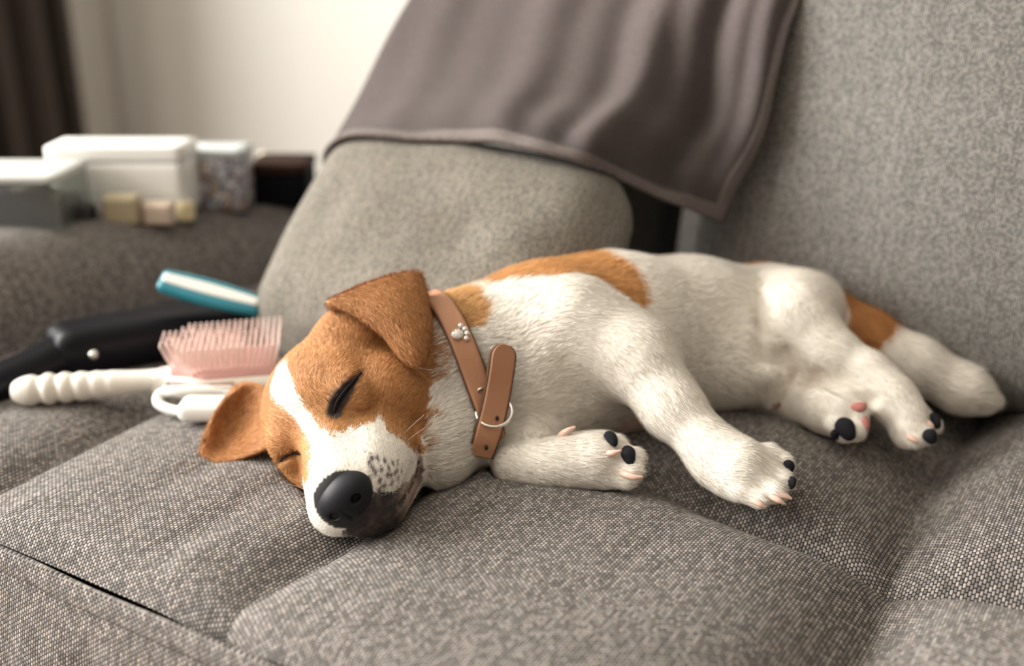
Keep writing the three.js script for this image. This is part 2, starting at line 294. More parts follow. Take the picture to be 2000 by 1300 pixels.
for (const [n, g] of [['baseboard_back', box(RX0, RX1, 0, .09, RZ0, RZ0 + .014)], ['baseboard_left', box(RX0, RX0 + .014, 0, .09, RZ0 + .014, RZ1)]]) tagS(mesh(n, g, paint), 'white painted baseboard along the wall');
// ---------------------------------------------------------------- the sofa: tufted seat, front border, arm, back
const GX = [-1.02, -.665, -.408, -.105, .19, .49], GZ = [-.361, -.640, -1.00];
const GD = [.02, .020, .019, .044, .03, .02];                                // depth of each groove between the panels
const ridge = (x, z) => (noise3(x * 48, 3.1, z * 8) - .5) * .0052 * (.3 + 1.0 * Math.exp(-((x + .52) ** 2 + (z + .46) ** 2) / .018)) + (noise3(x * 14, 8.2, z * 14) - .5) * .004;
function seatH(x, z) {
  let drop = 0; const join = (d) => { drop = Math.pow(Math.pow(drop, 4) + Math.pow(d, 4), .25); };
  for (let i = 0; i < GX.length; i++) { const dx = Math.abs(x - GX[i] - .006 * Math.sin(z * 14 + i)), w = GD[i] > .03 ? .040 : .020; join(GD[i] * (i === 2 ? .55 + .45 * sstep(-.37, -.47, z) : 1) * Math.exp(-Math.pow(dx / w, 1.25))); }
  const dz = Math.abs(z - GZ[1] + .004 * Math.sin(x * 11)), deep = mix(.012, .038, sstep(-.34, -.10, x)); join(deep * Math.exp(-Math.pow(dz / .030, 1.3)));
  const f = Math.max(0, GZ[0] - z);
  return .4505 - drop - .0170 * Math.exp(-Math.pow(f / .0080, 1.4)) - .004 * Math.exp(-f / .07) + ridge(x, z) * sstep(0, .03, f);
}
// cloth used up by the roll at the front edge, in metres
const rollTable = (() => { const t = [0], f = (q) => .0170 * Math.exp(-Math.pow(q / .0080, 1.4)); for (let k = 1; k <= 200; k++) { const q = .04 - k * .0002, d = f(q) - f(q + .0002); t.push(t[k - 1] + Math.hypot(d, .0002) - .0002); } return t; })();
const edgeCloth = (f) => rollTable[clamp(Math.round((.04 - f) / .0002), 0, 200)];
// the cloth gives way under the dog
const loadBox = { x0: -.66, x1: .02, z0: -1.02, z1: -.38 };
function seatLoaded(x, z) {
  let y = seatH(x, z);
  if (x > loadBox.x0 && x < loadBox.x1 && z > loadBox.z0 && z < loadBox.z1) for (let k = 0; k < 14; k++) { const d = fieldOf(prims, x, y, z); if (d > .0016) break; y -= Math.max(.0008, (.0016 - d) * .8); if (y < .395) break; }
  return y;
}
const sofa = group('sofa', 'grey woven fabric sofa with a tufted seat and a low padded arm', 'sofa', V(-.3, 0, -.66));
const local = (g) => g.translate(.3, 0, .66);
const STEP = .0032;
for (let i = 0; i + 1 < GX.length; i++) for (let j = 0; j + 1 < GZ.length; j++) {
  const [x0, x1, z0, z1] = [GX[i], GX[i + 1], GZ[j], GZ[j + 1]], far = x1 > .2 || x0 < -1, st = far ? .008 : STEP, nu = Math.ceil((x1 - x0) / st), nv = Math.ceil((z0 - z1) / st);
  const g = sheet(nu, nv, (u, v) => { const x = mix(x0, x1, u), z = mix(z0, z1, v); return V(x, seatLoaded(x, z), z); }, (u, v, p) => [p.x + .03 * p.z, p.z + edgeCloth(GZ[0] - p.z)]);
  mesh('seat_panel', local(g), seatCloth, sofa);
}
{
  // front border: a welt under the seam, a stitched hem, then the face with upright creases
  const prof = [[.4200, -.3612], [.4265, -.3590], [.4290, -.3565], [.4283, -.3540], [.4250, -.3518], [.4205, -.3500], [.4170, -.3498], [.4148, -.3512], [.4122, -.3500], [.402, -.3470], [.38, -.3430], [.34, -.3400], [.28, -.3400], [.2, -.3430], [.10, -.3500]];
  const c = curve(prof.map(([y, z]) => V(0, y + .0046, z + .0022))), nu = 460, nv = 70;
  const g = sheet(nu, nv, (u, v) => { const p = c.getPoint(1 - v), x = mix(GX[0], GX[5], u), low = sstep(.412, .36, p.y); return V(x, p.y + (noise3(x * 14, 2.2, 5) - .5) * .003 * (1 - low) , p.z + low * ((noise3(x * 34, 4.4, p.y * 5) - .5) * .0095 + (noise3(x * 90, 9.4, p.y * 7) - .5) * .0012)); }, (u, v, p) => [p.x, p.y]);
  mesh('front_border', local(g), seatCloth, sofa);
  mesh('base_frame', local(mergeGeometries([box(-1.10, .49, .06, .38, -1.40, -.37).translate(0, 0, 0)])), seatCloth, sofa);
  for (const [x, z] of [[-1.02, -.45], [.4, -.45], [-1.02, -1.32], [.4, -1.32]]) mesh('foot', local(new THREE.CylinderGeometry(.022, .016, .06, 20).translate(x, .03, z)), std(new THREE.Color(.05, .03, .02), .4), sofa);
}
// a padded block as a rounded box with sagging faces; map(x, y, z) places it
function padded(w, h, d, r, step, place, r2 = r) {
  const n = (l) => Math.max(6, Math.ceil(l / step)), g = new THREE.BoxGeometry(w, h, d, n(w), n(h), n(d)), P = g.attributes.position, N = g.attributes.normal, uv = new Float32Array(P.count * 2), hw = w / 2 - r, hh = h / 2 - r, hd_ = d / 2 - r2;
  for (let i = 0; i < P.count; i++) {
    let x = P.getX(i), y = P.getY(i), z = P.getZ(i); const nx = Math.abs(N.getX(i)), ny = Math.abs(N.getY(i));
    if (ny > .5) { uv[2 * i] = x; uv[2 * i + 1] = z; } else if (nx > .5) { uv[2 * i] = z; uv[2 * i + 1] = y; } else { uv[2 * i] = x; uv[2 * i + 1] = y; }
    const cx = clamp(x, -hw, hw), cy = clamp(y, -hh, hh), cz = clamp(z, -hd_, hd_), vx = (x - cx) / r, vy = (y - cy) / r, vz = (z - cz) / r2, l = Math.hypot(vx, vy, vz);
    if (l > 0) { const m = Math.max(Math.abs(vx), Math.abs(vy), Math.abs(vz)) / l; x = cx + vx * m * r; y = cy + vy * m * r; z = cz + vz * m * r2; }
    const q = place(x, y, z); P.setXYZ(i, q.x, q.y, q.z);
  }
  g.setAttribute('uv', new THREE.BufferAttribute(uv, 2)); g.clearGroups(); smoothByPlace(g); return g;
}
function smoothByPlace(g) {   // one normal for all vertices that share a place
  g.computeVertexNormals(); const P = g.attributes.position, N = g.attributes.normal, m = new Map(), key = (i) => Math.round(P.getX(i) * 2e4) + ',' + Math.round(P.getY(i) * 2e4) + ',' + Math.round(P.getZ(i) * 2e4);
  for (let i = 0; i < P.count; i++) { const k = key(i), v = m.get(k) ?? V(0, 0, 0); v.add(V(N.getX(i), N.getY(i), N.getZ(i))); m.set(k, v); }
  for (let i = 0; i < P.count; i++) { const v = m.get(key(i)).clone().normalize(); N.setXYZ(i, v.x, v.y, v.z); }
}
const armX = (z) => -.832 + (-z - .60) * .20, armY = (z) => .541 - .085 * (-z - .55);
mesh('arm', local(padded(.34, .44, .80, .05, .012, (x, y, z) => { const zz = z - .70; return V(x + armX(zz) - .17 - .035 * sstep(.10, .22, y), y + armY(zz) - .22 + .004 * Math.cos(x * 7) + (noise3(x * 9, y * 9, z * 9) - .5) * .004, zz); })), upholstery(new THREE.Color(.60, .595, .615)), sofa);
mesh('backrest', local(padded(1.12, .60, .16, .05, .02, (x, y, z) => V(x - .07, y + .56, z - 1.31 - (y + .3) * .10))), seatCloth, sofa);
// ---------------------------------------------------------------- loose cushions and the towel
let pillowMesh, pillowUp;
{
  // throw pillow leaning back against the sofa
  const W = .325, H = .245, D = .105, O = V(-.522, .534, -.745), ex = V(1, 0, 0), ey = V(0, .66, -.75).normalize(), ez = ex.clone().cross(ey);
  const g = padded(W, H, D, .058, .008, (x, y, z) => {
    const u = x / (W / 2), v = y / (H / 2), pinch = 1 - .10 * u * u * v * v, fat = .62 + .55 * (1 - u * u * u * u) * (1 - v * v * v * v);
    const n = (noise3(x * 22, y * 22, 4) - .5) * .010 + (noise3(x * 9 + 4, y * 9, 7) - .5) * .016;
    return V(0, 0, 0).addScaledVector(ex, x * pinch).addScaledVector(ey, y * pinch).addScaledVector(ez, z * fat + n * sstep(0, .03, z));
  }, .05);
  pillowMesh = mesh('throw_pillow', g, cushionCloth(new THREE.Color(.72, .69, .64), .0016)); pillowMesh.position.copy(O); pillowUp = ez;
  tag(pillowMesh, 'plump light grey throw pillow leaning back under the hem of the brown towel', 'pillow');
}
{
  const W = .78, H = .62, D = .24;
  const g = padded(W, H, D, .05, .012, (x, y, z) => { const u = x / (W / 2), v = y / (H / 2), fat = .72 + .35 * (1 - u ** 4) * (1 - v ** 4), n = (noise3(x * 7, y * 7, 2) - .5) * .014; const yy = y, zz = z * fat + n * sstep(0, .05, z); return V(x, yy, zz - yy * .22); });
  const p = mesh('back_cushion', g, cushionCloth(new THREE.Color(.74, .75, .78), .0019)); p.position.set(.02, .735, -1.055);
  tag(p, 'large upright grey fabric back cushion behind the tail of the dog', 'cushion');
  const W2 = .25, H2 = .42, D2 = .16, g2 = padded(W2, H2, D2, .05, .012, (x, y, z) => V(x, y, z - y * .25));  // unseen cushion, added to keep light out of the gap beside the pillow
  const q = mesh('back_cushion_001', g2, p.material); q.position.set(-.555, .635, -1.055);
  tag(q, 'grey fabric back cushion added unseen under the towel to darken the gap', 'cushion');
}
{
  // towel: hangs over the back, lies on the pillow, its free corner hanging before the cushion
  const zt = -.935, topAt = (x, y) => pxplane(x, y, V(0, 0, zt), V(0, 0, 1));
  const rows = [
    [V(-.70, .80, -1.57), V(-.60, .80, -1.57), V(-.49, .80, -1.57), V(-.38, .80, -1.57), V(-.30, .80, -1.57), V(-.25, .80, -1.57)],
    [V(-.69, .875, -1.49), V(-.59, .88, -1.49), V(-.48, .885, -1.49), V(-.37, .885, -1.49), V(-.295, .885, -1.49), V(-.25, .885, -1.49)],
    [V(-.685, .868, -1.13), V(-.58, .874, -1.13), V(-.47, .88, -1.12), V(-.36, .88, -1.10), V(-.29, .88, -1.08), V(-.245, .88, -1.07)],
    [px(800, 0, 1.10), topAt(950, 0), topAt(1130, 0), topAt(1310, 0), topAt(1450, 0), topAt(1558, 0)],
    [px(700, 190, 1.060), px(865, 160, 1.01), px(1050, 160, .965), px(1235, 180, .935), px(1385, 235, .945), px(1490, 262, .925)],
    [px(655, 270, 1.040), px(790, 232, .985), px(975, 225, .935), px(1130, 260, .900), px(1300, 330, .935), px(1440, 365, .945)],
    [px(631, 322, 1.030), px(760, 288, .975), px(940, 277, .922), px(1085, 302, .888), px(1265, 378, .930), px(1410, 436, .955)],
  ];
  const ray = new THREE.Raycaster(); pillowMesh.updateMatrixWorld(true);
  const rowCurves = rows.map((r) => curve(r));
  const at = (u, v) => {
    const col = curve(rowCurves.map((c) => c.getPoint(u))), p = col.getPoint(v);
    // folds: soft ridges that run down from the back and fan out to the right
    const a = sstep(.18, .45, v) * (1 - .75 * sstep(.86, 1, v)), k = (u - .25 * v) * 6.2;
    const f = Math.sin(k * 2 * Math.PI * .62 + 1.3 + 2 * v) * .0075 + Math.sin(k * 2 * Math.PI * 1.4 + 4 * v) * .0035 + (noise3(u * 9, v * 12, 3) - .5) * .006;
    p.addScaledVector(V(.25, .55, .80).normalize(), f * a * (.25 + .75 * sstep(.2, .6, u)));
    if (v > .45) { ray.set(p.clone().addScaledVector(pillowUp, .25), pillowUp.clone().negate()); const h2 = ray.intersectObject(pillowMesh)[0]; if (h2 && h2.distance < .25 + .006) p.addScaledVector(pillowUp, .25 + .006 - h2.distance); }
    return p;
  };
  const NU = 150, NV = 190, cache = new Map(), atc = (u, v) => { const k = Math.round(u * NU) * 1000 + Math.round(v * NV); if (!cache.has(k)) cache.set(k, at(u, v)); return cache.get(k).clone(); };
  const terry = (() => { seed = 91; const n = 256, d = new Uint8Array(n * n * 4), b = new Uint8Array(n * n * 4); for (let i = 0; i < n * n; i++) { const x = i % n, y = Math.floor(i / n), t = .80 + .25 * (rnd() - .5) + .12 * (hash3(x >> 2, y >> 2, 3) - .5); d.set([t * 255, t * 250, t * 248, 255], i * 4); const h = 255 * clamp(.5 + .5 * (rnd() - .5) + .5 * (hash3(x >> 1, y >> 1, 9) - .5)); b.set([h, h, h, 255], i * 4); } return [d, b].map((q, k) => { const t = new THREE.DataTexture(q, n, n, THREE.RGBAFormat); t.wrapS = t.wrapT = THREE.RepeatWrapping; t.magFilter = THREE.LinearFilter; if (!k) t.colorSpace = THREE.SRGBColorSpace; t.repeat.set(1 / .09, 1 / .09); t.needsUpdate = true; return t; }); })();
  const cloth = (c) => new THREE.MeshPhysicalMaterial({ color: c, roughness: 1, sheen: .4, sheenColor: new THREE.Color(.35, .30, .29), sheenRoughness: .7, map: terry[0], bumpMap: terry[1], bumpScale: .0008 });
  const tw = group('towel', 'dark brown grey terry towel draped over the sofa back and pillow', 'towel', V(-.45, .60, -.95)), tl = (g) => g.translate(.45, -.60, .95);
  mesh('pile', tl(thickSheet(NU, NV, atc, () => .0045, (u, v) => [u * .46, v * .75])), cloth(new THREE.Color(.135, .112, .108)), tw);
  // flat woven bands along the lower edge and along the free side edge
  const hem = cloth(new THREE.Color(.27, .235, .22));
  mesh('hem_band', tl(thickSheet(150, 6, (u, v) => at(u, mix(.935, 1.0, v)).addScaledVector(V(.2, .5, .84), .0022), () => .0035, (u, v) => [u * .46, v * .03])), hem, tw);
  mesh('side_hem', tl(thickSheet(5, 150, (u, v) => at(mix(.970, 1, u), mix(.2, 1, v)).addScaledVector(V(.2, .5, .84), .0022), () => .0035, (u, v) => [u * .02, v * .6])), hem, tw);
}
// ---------------------------------------------------------------- the dog: coat pattern, ears, coat, nose, claws, pads
const dog = group('dog', 'white and tan puppy asleep on its side on the seat', 'dog', V(-.30, .45, -.70));
const dl = (g) => g.translate(.30, -.45, .70);
const inPoly = (poly, x, y) => { let c = false; for (let i = 0, j = poly.length - 1; i < poly.length; j = i++) { const [xi, yi] = poly[i], [xj, yj] = poly[j]; if ((yi > y) !== (yj > y) && x < (xj - xi) * (y - yi) / (yj - yi) + xi) c = !c; } return c; };
const toSeg = (p, a, b) => { const ab = b.clone().sub(a), t = clamp(p.clone().sub(a).dot(ab) / ab.lengthSq()); return p.distanceTo(a.clone().addScaledVector(ab, t)); };
// head markings as angles round the muzzle axis (left, up), in radians
const headAngles = (p) => { const [f, l, u] = hloc(p), F = f + 3, U = u + 1, r = Math.hypot(l, U) || 1e-6, a = Math.atan2(r, F); return [a * l / r, a * U / r, Math.hypot(F, l, U)]; };
const TAN_L = [[-.007, 1.70], [.097, 1.114], [.081, .818], [.094, .549], [.095, .303], [.184, .127], [.322, .059], [.5, -.078], [.717, -.163], [.588, -.246], [.56, -.441], [.60, -.80], [.64, -.778], [.843, -.673], [1.13, -.569], [1.441, -.52], [1.58, -.287], [1.739, -.016], [2.0, .35], [2.0, .9], [1.7, 1.6], [1.0, 2.2], [0, 2.5]];
const TAN_R = [[-.007, 1.70], [-.217, 1.75], [-.49, 1.326], [-.425, 1.14], [-.163, .743], [-.086, .415], [-.03, .188], [-.07, .04], [-.20, -.02], [-.40, -.06], [-.62, -.12], [-.55, -.4], [-.6, -.8], [-.843, -.673], [-1.13, -.569], [-1.44, -.52], [-1.6, -.29], [-1.74, 0], [-2.0, .35], [-2.0, .9], [-1.7, 1.6], [-1.0, 2.2], [0, 2.5]];
const LIP = [[.15, -.20], [.186, -.215], [.214, -.285], [.27, -.40], [.31, -.64], [.46, -.80], [.50, -.86], [.36, -.95], [.194, -.75], [.05, -.62], [-.12, -.5], [-.16, -.30], [-.05, -.24]];
const FRECKLES = [[.324, -.181], [.345, -.238], [.325, -.275], [.29, -.219], [.253, -.189], [.367, -.31], [.286, -.273], [.325, -.336], [.24, -.235], [.267, -.326], [.271, -.14], [.263, -.165], [.30, -.30], [.345, -.36], [.36, -.42], [.31, -.38], [.235, -.28], [.39, -.36], [.21, -.17], [.30, -.15]];
// body markings: metres along the trunk and angle round it
const BX = tailward, BE1 = V(0, 1, 0).addScaledVector(BX, -BX.y).normalize(), BE2 = BX.clone().cross(BE1);
const trunk = (p) => { const v = p.clone().sub(T.t1), s = v.dot(BX), q = v.addScaledVector(BX, -s); return [s, Math.atan2(q.dot(BE2), q.dot(BE1))]; };
const SADDLE = [[-.060, -1.6], [-.054, -.1], [-.019, .25], [-.008, .70], [.011, .95], [.019, 1.08], [.027, 1.13], [.048, .82], [.055, .38], [.049, -.01], [.045, -.6], [.03, -1.6]];
const NAPE = [[-.16, -1.6], [-.07, -1.6], [-.061, -.1], [-.064, .03], [-.066, .42], [-.073, .64], [-.086, .60], [-.104, .40], [-.14, .1]];
const WHITE = [.83, .775, .69], TAN = [.44, .200, .070], DARKTAN = [.26, .105, .035], BLACK = [.014, .012, .013], PINK = [.62, .34, .28];
const blend = (a, b, t) => [mix(a[0], b[0], t), mix(a[1], b[1], t), mix(a[2], b[2], t)];
const nearestPart = (p) => { let b = 9, k = 'torso', pr = null; for (const q of prims) { if (q.cut) continue; const d = primD(q, p.x, p.y, p.z); if (d < b) { b = d; k = q.part; pr = q; } } return [k, pr]; };
const eyeDark = (p) => { let d = 9, t = 0; for (const e of [eyeL, eyeR]) for (let i = 0; i + 1 < e.length; i++) { const q = toSeg(p, e[i], e[i + 1]), w = e === eyeL ? [.0046, .0052, .0040, .0026, .0014][i] : .0012; if (q - w < d) { d = q - w; } } return sstep(.0022, -.0006, d); };
const lipCore = trace(736, 1012) ?? trace(736, 1000);
const tailBase = px(1708, 660, .905), tailEnd = T.t5;
const groin = px(1560, 716, .880);
const wob = (p, f, s) => (noise3(p.x * f, p.y * f, p.z * f + s) - .5);
function coatAt(p, jitter = 0) {
  const [part, pr] = nearestPart(p); let c = WHITE, skin = 0;
  const [a0, b0, r] = headAngles(p);
  if (part === 'head' || r < 9.5) {
    const a = a0 + wob(p, 260, 1) * .07 + jitter * .05, b = b0 + wob(p, 260, 9) * .07;
    const tan = inPoly(TAN_L, a, b) || inPoly(TAN_R, a, b);
    if (tan) { c = blend(TAN, DARKTAN, clamp(.35 * wob(p, 70, 4) + .14)); c = blend(c, [.52, .27, .10], clamp(.9 * wob(p, 45, 14))); }
    const nz = p.distanceTo(hd(6.35, .2, -2.5)) < 1.62 * HS;
    const li = inPoly(LIP, a0 + jitter * .06 + wob(p, 300, 2) * .05, b0 + wob(p, 300, 3) * .06);
    if (li && r > 5) { const f = clamp(sstep(.036, .016, p.distanceTo(lipCore)) + .5 * wob(p, 240, 21)); c = blend([.30, .215, .165], [.030, .022, .022], f); c = blend(c, [.13, .075, .06], sstep(.26, .46, a0) * .7); skin = .35 + .4 * f; }
    if (part === 'head' && r > 4) { let dl_ = 9; for (let i = 0; i + 1 < lipLine.length; i++) dl_ = Math.min(dl_, toSeg(p, lipLine[i], lipLine[i + 1])); if (dl_ < .0018) { c = [.03, .022, .022]; skin = .9; } else if (dl_ < .0048 && !li) { c = [.36, .25, .23]; skin = .75; } }
    if (nz) { c = BLACK; skin = 1; }
    if (r > 5 && !li) for (const q of FRECKLES) { const dd = Math.hypot(a0 - q[0], b0 - q[1]); if (dd < .012) { c = [.10, .085, .08]; skin = .4; } else if (dd < .022) c = blend(c, [.3, .26, .23], .5); }
    if (part === 'head' && Math.hypot(a0 - .63, b0 + .75) < .042) { c = blend(c, BLACK, .85); skin = .3; }
    const e = eyeDark(p); if (e > 0) { c = blend(c, BLACK, e * .96); skin = Math.max(skin, e * .6); }
    if (part !== 'head' && !tan && !li && e === 0) { const [s, th] = trunk(p); if (inPoly(NAPE, s + wob(p, 180, 5) * .006, th + wob(p, 180, 6) * .12)) c = blend(TAN, [.62, .36, .14], .6); }
    return [c, skin];
  }
  const [s0, th0] = trunk(p), s = s0 + wob(p, 160, 5) * .006 + jitter * .003, th = th0 + wob(p, 160, 6) * .10;
  if (part === 'torso') {
    if (inPoly(SADDLE, s, th)) c = blend(TAN, [.55, .27, .09], .45 + .5 * wob(p, 60, 2));
    else if (inPoly(NAPE, s, th)) c = blend(TAN, [.62, .36, .14], .6);
    else if (s > .14 && th < -.12 - sstep(.19, .14, s) * .6) c = TAN;
    else if (s > .12 && th > 1.3) { const g = sstep(.044, .024, p.distanceTo(groin) + .012 * wob(p, 90, 31)); c = blend(WHITE, [.46, .30, .26], .75 * g); skin = g * .8; }
    else { const pk = px(1225, 815, .83), g = sstep(.035, .012, p.distanceTo(pk)); c = blend(WHITE, PINK, .5 * g); skin = g * .6; }
  } else if (part === 'tail') { if (p.distanceTo(tailEnd) < px(1742, 680, .895).distanceTo(tailEnd) + wob(p, 120, 7) * .006) c = blend(TAN, [.5, .2, .04], .3); }
  else if (part === 'leg' && p.distanceTo(groin) < .055) { const g = sstep(.044, .020, p.distanceTo(groin) + .012 * wob(p, 90, 31)); c = blend(WHITE, [.50, .33, .28], .65 * g); skin = g * .7; if (p.distanceTo(sheathTip) < .0075) { c = [.30, .10, .10]; skin = 1; } }
  return [c, skin];
}
// ears: sheets through the columns of control points, in pixels and distance
function earSheet(cols, nu, nv) {
  const cs = cols.map((c) => curve(c.map((q) => px(...q))));
  return (u, v) => { const [a, b, c] = cs.map((k) => k.getPoint(v)), la = 2 * (u - .5) * (u - 1), lb = 4 * u * (1 - u), lc = 2 * u * (u - .5); return a.multiplyScalar(la).addScaledVector(b, lb).addScaledVector(c, lc); };
}
const earTop = earSheet([
  [[672, 632, .786], [652, 608, .776], [640, 597, .766], [688, 614, .757], [745, 654, .751], [786, 704, .748], [812, 722, .748]],
  [[752, 640, .790], [738, 590, .786], [728, 555, .772], [762, 592, .754], [792, 640, .746], [808, 690, .744], [816, 724, .747]],
  [[838, 645, .792], [838, 585, .793], [824, 533, .785], [836, 590, .769], [842, 640, .758], [833, 698, .749], [820, 725, .748]]]);
const earLow = earSheet([
  [[528, 762, .795], [500, 748, .802], [470, 750, .805], [444, 771, .804], [425, 797, .801], [410, 826, .797], [400, 858, .791]],
  [[532, 815, .785], [508, 815, .800], [484, 822, .806], [460, 838, .805], [436, 860, .800], [414, 884, .790], [396, 902, .783]],
  [[538, 868, .765], [514, 879, .770], [494, 887, .774], [476, 893, .776], [460, 898, .778], [446, 902, .779], [434, 904, .780]]]);
const earThick = (u, v) => .0044 * (.45 + .55 * Math.min(1, 8 * Math.min(u, 1 - u, 1 - v + .02))) + .0045 * Math.exp(-((u / .14) ** 2)) * Math.exp(-(((v - .36) / .10) ** 2));
const earTopG = thickSheet(40, 70, earTop, earThick), earLowG = thickSheet(36, 60, earLow, earThick);
const bodyG = surfaceNet(prims, 0.0016, [-.64, .40, -1.02], [-.02, .68, -.36]);
{
  const colour = (g, f) => { const P = g.attributes.position, c = new Float32Array(P.count * 3), p = V(0, 0, 0); for (let i = 0; i < P.count; i++) { p.fromBufferAttribute(P, i); c.set(f(p, i), i * 3); } g.setAttribute('color', new THREE.BufferAttribute(c, 3)); };
  colour(bodyG, (p) => coatAt(p)[0]);
  for (const g of [earTopG, earLowG]) { colour(g, (p) => blend(TAN, [.38, .165, .058], clamp(.5 + 1.3 * wob(p, 55, 8)))); g.deleteAttribute('uv'); }
}
const skinM = new THREE.MeshPhysicalMaterial({ color: 0xffffff, vertexColors: true, roughness: .75, sheen: .3, sheenColor: new THREE.Color(.6, .55, .5), sheenRoughness: .5 });
const bodyAll = mergeGeometries([bodyG.clone(), earTopG.clone(), earLowG.clone()]);
mesh('body', dl(bodyAll), skinM, dog);

// the coat: short hairs that lie along the body, each a narrow tapering blade
seed = 4242;
{
  const MAX = 330000, pos = new Float32Array(MAX * 15), nor = new Float32Array(MAX * 15), col = new Float32Array(MAX * 15), idx = new Uint32Array(MAX * 9); let n = 0;
  const hair = (p, nrm, dir, len, wid, lift, c, c2) => {
    if (n >= MAX) return;
    const side = dir.clone().cross(nrm).normalize(), o = n * 15, v = n * 5, up = nrm;
    const q = (t) => p.clone().addScaledVector(dir, len * t).addScaledVector(up, lift * len * t * (1.25 - .45 * t) - .0003);
    const A = q(0), B = q(.5), C = q(1), pts = [A.clone().addScaledVector(side, wid / 2), A.clone().addScaledVector(side, -wid / 2), B.clone().addScaledVector(side, wid * .42), B.clone().addScaledVector(side, -wid * .42), C];
    const bent = nrm.clone().addScaledVector(side, (rnd() - .5) * 1.5).addScaledVector(dir, -.25 + (rnd() - .5) * .6).normalize();
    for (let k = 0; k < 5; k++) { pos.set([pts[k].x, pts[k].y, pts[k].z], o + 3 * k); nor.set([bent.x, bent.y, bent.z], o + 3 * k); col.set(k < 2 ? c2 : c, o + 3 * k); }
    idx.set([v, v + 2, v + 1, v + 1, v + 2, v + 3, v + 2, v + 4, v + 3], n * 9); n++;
  };
  const grow = (g, count, style) => {
    const P = g.attributes.position, N = g.attributes.normal, I = g.index, tri = I.count / 3, cum = new Float32Array(tri), a = V(0, 0, 0), b = V(0, 0, 0), c = V(0, 0, 0); let sum = 0;
    for (let t = 0; t < tri; t++) { a.fromBufferAttribute(P, I.getX(3 * t)); b.fromBufferAttribute(P, I.getX(3 * t + 1)); c.fromBufferAttribute(P, I.getX(3 * t + 2)); const m = b.clone().sub(a).cross(c.clone().sub(a)).length() / 2; sum += m * style.weight(a); cum[t] = sum; }
    for (let k = 0; k < count; k++) {
      const w = rnd() * sum; let lo = 0, hi = tri - 1; while (lo < hi) { const m = (lo + hi) >> 1; if (cum[m] < w) lo = m + 1; else hi = m; }
      let u = rnd(), v = rnd(); if (u + v > 1) { u = 1 - u; v = 1 - v; }
      const at = (A) => V(0, 0, 0).addScaledVector(a.fromBufferAttribute(A, I.getX(3 * lo)), 1 - u - v).addScaledVector(b.fromBufferAttribute(A, I.getX(3 * lo + 1)), u).addScaledVector(c.fromBufferAttribute(A, I.getX(3 * lo + 2)), v);
      style.make(at(P), at(N).normalize(), lo);
    }
  };
  const noseC = hd(6.35, .15, -2.5);
  const flowAt = (p) => { const f = V(0, 0, 0); for (const q of prims) { if (q.cut || !q.flow) continue; const w = Math.exp(-Math.max(-.02, primD(q, p.x, p.y, p.z)) / .006); f.addScaledVector(q.flow, w); } return f; };
  const visible = (p, nrm) => nrm.dot(EYE.clone().sub(p).normalize()) > -.45;
  grow(bodyG, 262000, {
    weight: (p) => { const [, , r] = headAngles(p); const under = p.y < .447 ? .12 : 1; return under * (r < 11.5 ? 2.6 : p.x > -.27 && p.z < -.70 ? .55 : 1.0) * (p.z < -.93 ? .4 : 1); },
    make: (p, nrm) => {
      if (nrm.y < -.8 || !visible(p, nrm) && rnd() < .75) return;
      if (p.distanceTo(noseC) < 1.25 * HS && hloc(p)[0] > 6) return;
      const [part, pr] = nearestPart(p), [c, skin] = coatAt(p, (rnd() - .5) * 2); if (rnd() < skin) return;
      const f = flowAt(p); f.addScaledVector(nrm, -f.dot(nrm)); if (f.lengthSq() < 1e-9) f.copy(V(.3, -1, 0)); f.normalize();
      const swirl = wob(p, 38, 3) * 1.1 + (rnd() - .5) * .5, s2 = f.clone().cross(nrm); f.multiplyScalar(Math.cos(swirl)).addScaledVector(s2, Math.sin(swirl)).normalize();
      const [hf] = hloc(p), isHead = part === 'head', muzzle = isHead && hf > 1.2;
      const len = muzzle ? rr(.0020, .0036) : isHead ? rr(.0032, .0056) : part === 'paw' ? rr(.0032, .0058) : part === 'leg' ? rr(.0040, .0070) : part === 'tail' ? rr(.0060, .0120) : rr(.0050, .0095);
      const k = (isHead ? 1 + (rnd() - .5) * .75 : 1 + (rnd() - .5) * .30), sum = c[0] + c[1] + c[2], tan = c[0] > c[2] * 2.2, hl = tan && rnd() < .2 ? 1.5 : 1;
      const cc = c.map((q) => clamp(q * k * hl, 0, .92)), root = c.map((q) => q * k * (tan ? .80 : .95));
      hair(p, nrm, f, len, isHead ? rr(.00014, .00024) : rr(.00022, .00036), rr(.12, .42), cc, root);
    },
  });
  for (const [g, sh, cnt] of [[earTopG, earTop, 26000], [earLowG, earLow, 16000]]) {
    const C = g.attributes.color, I = g.index;
    grow(g, cnt, { weight: () => 1, make: (p, nrm, t) => {
      let best = null, bd = 9; for (let k = 0; k < 3; k++) { const i = I.getX(3 * t + k); best = [C.getX(i), C.getY(i), C.getZ(i)]; }
      const base = g === earTopG ? px(735, 640, .79) : px(535, 815, .785), tipP = g === earTopG ? px(816, 724, .748) : px(395, 900, .783);
      const f = tipP.clone().sub(p).add(p.clone().sub(base).multiplyScalar(.35)); f.addScaledVector(nrm, -f.dot(nrm)).normalize(); const s2 = f.clone().cross(nrm), w = (rnd() - .5) * .7; f.addScaledVector(s2, w).normalize();
      const k = (rnd() < .15 ? 1.5 : 1) + (rnd() - .5) * .9; hair(p, nrm, f, rr(.0034, .0062), rr(.00014, .00024), rr(.15, .60), best.map((q) => q * k), best.map((q) => q * k * .8));
    } });
  }
  const g = new THREE.BufferGeometry();
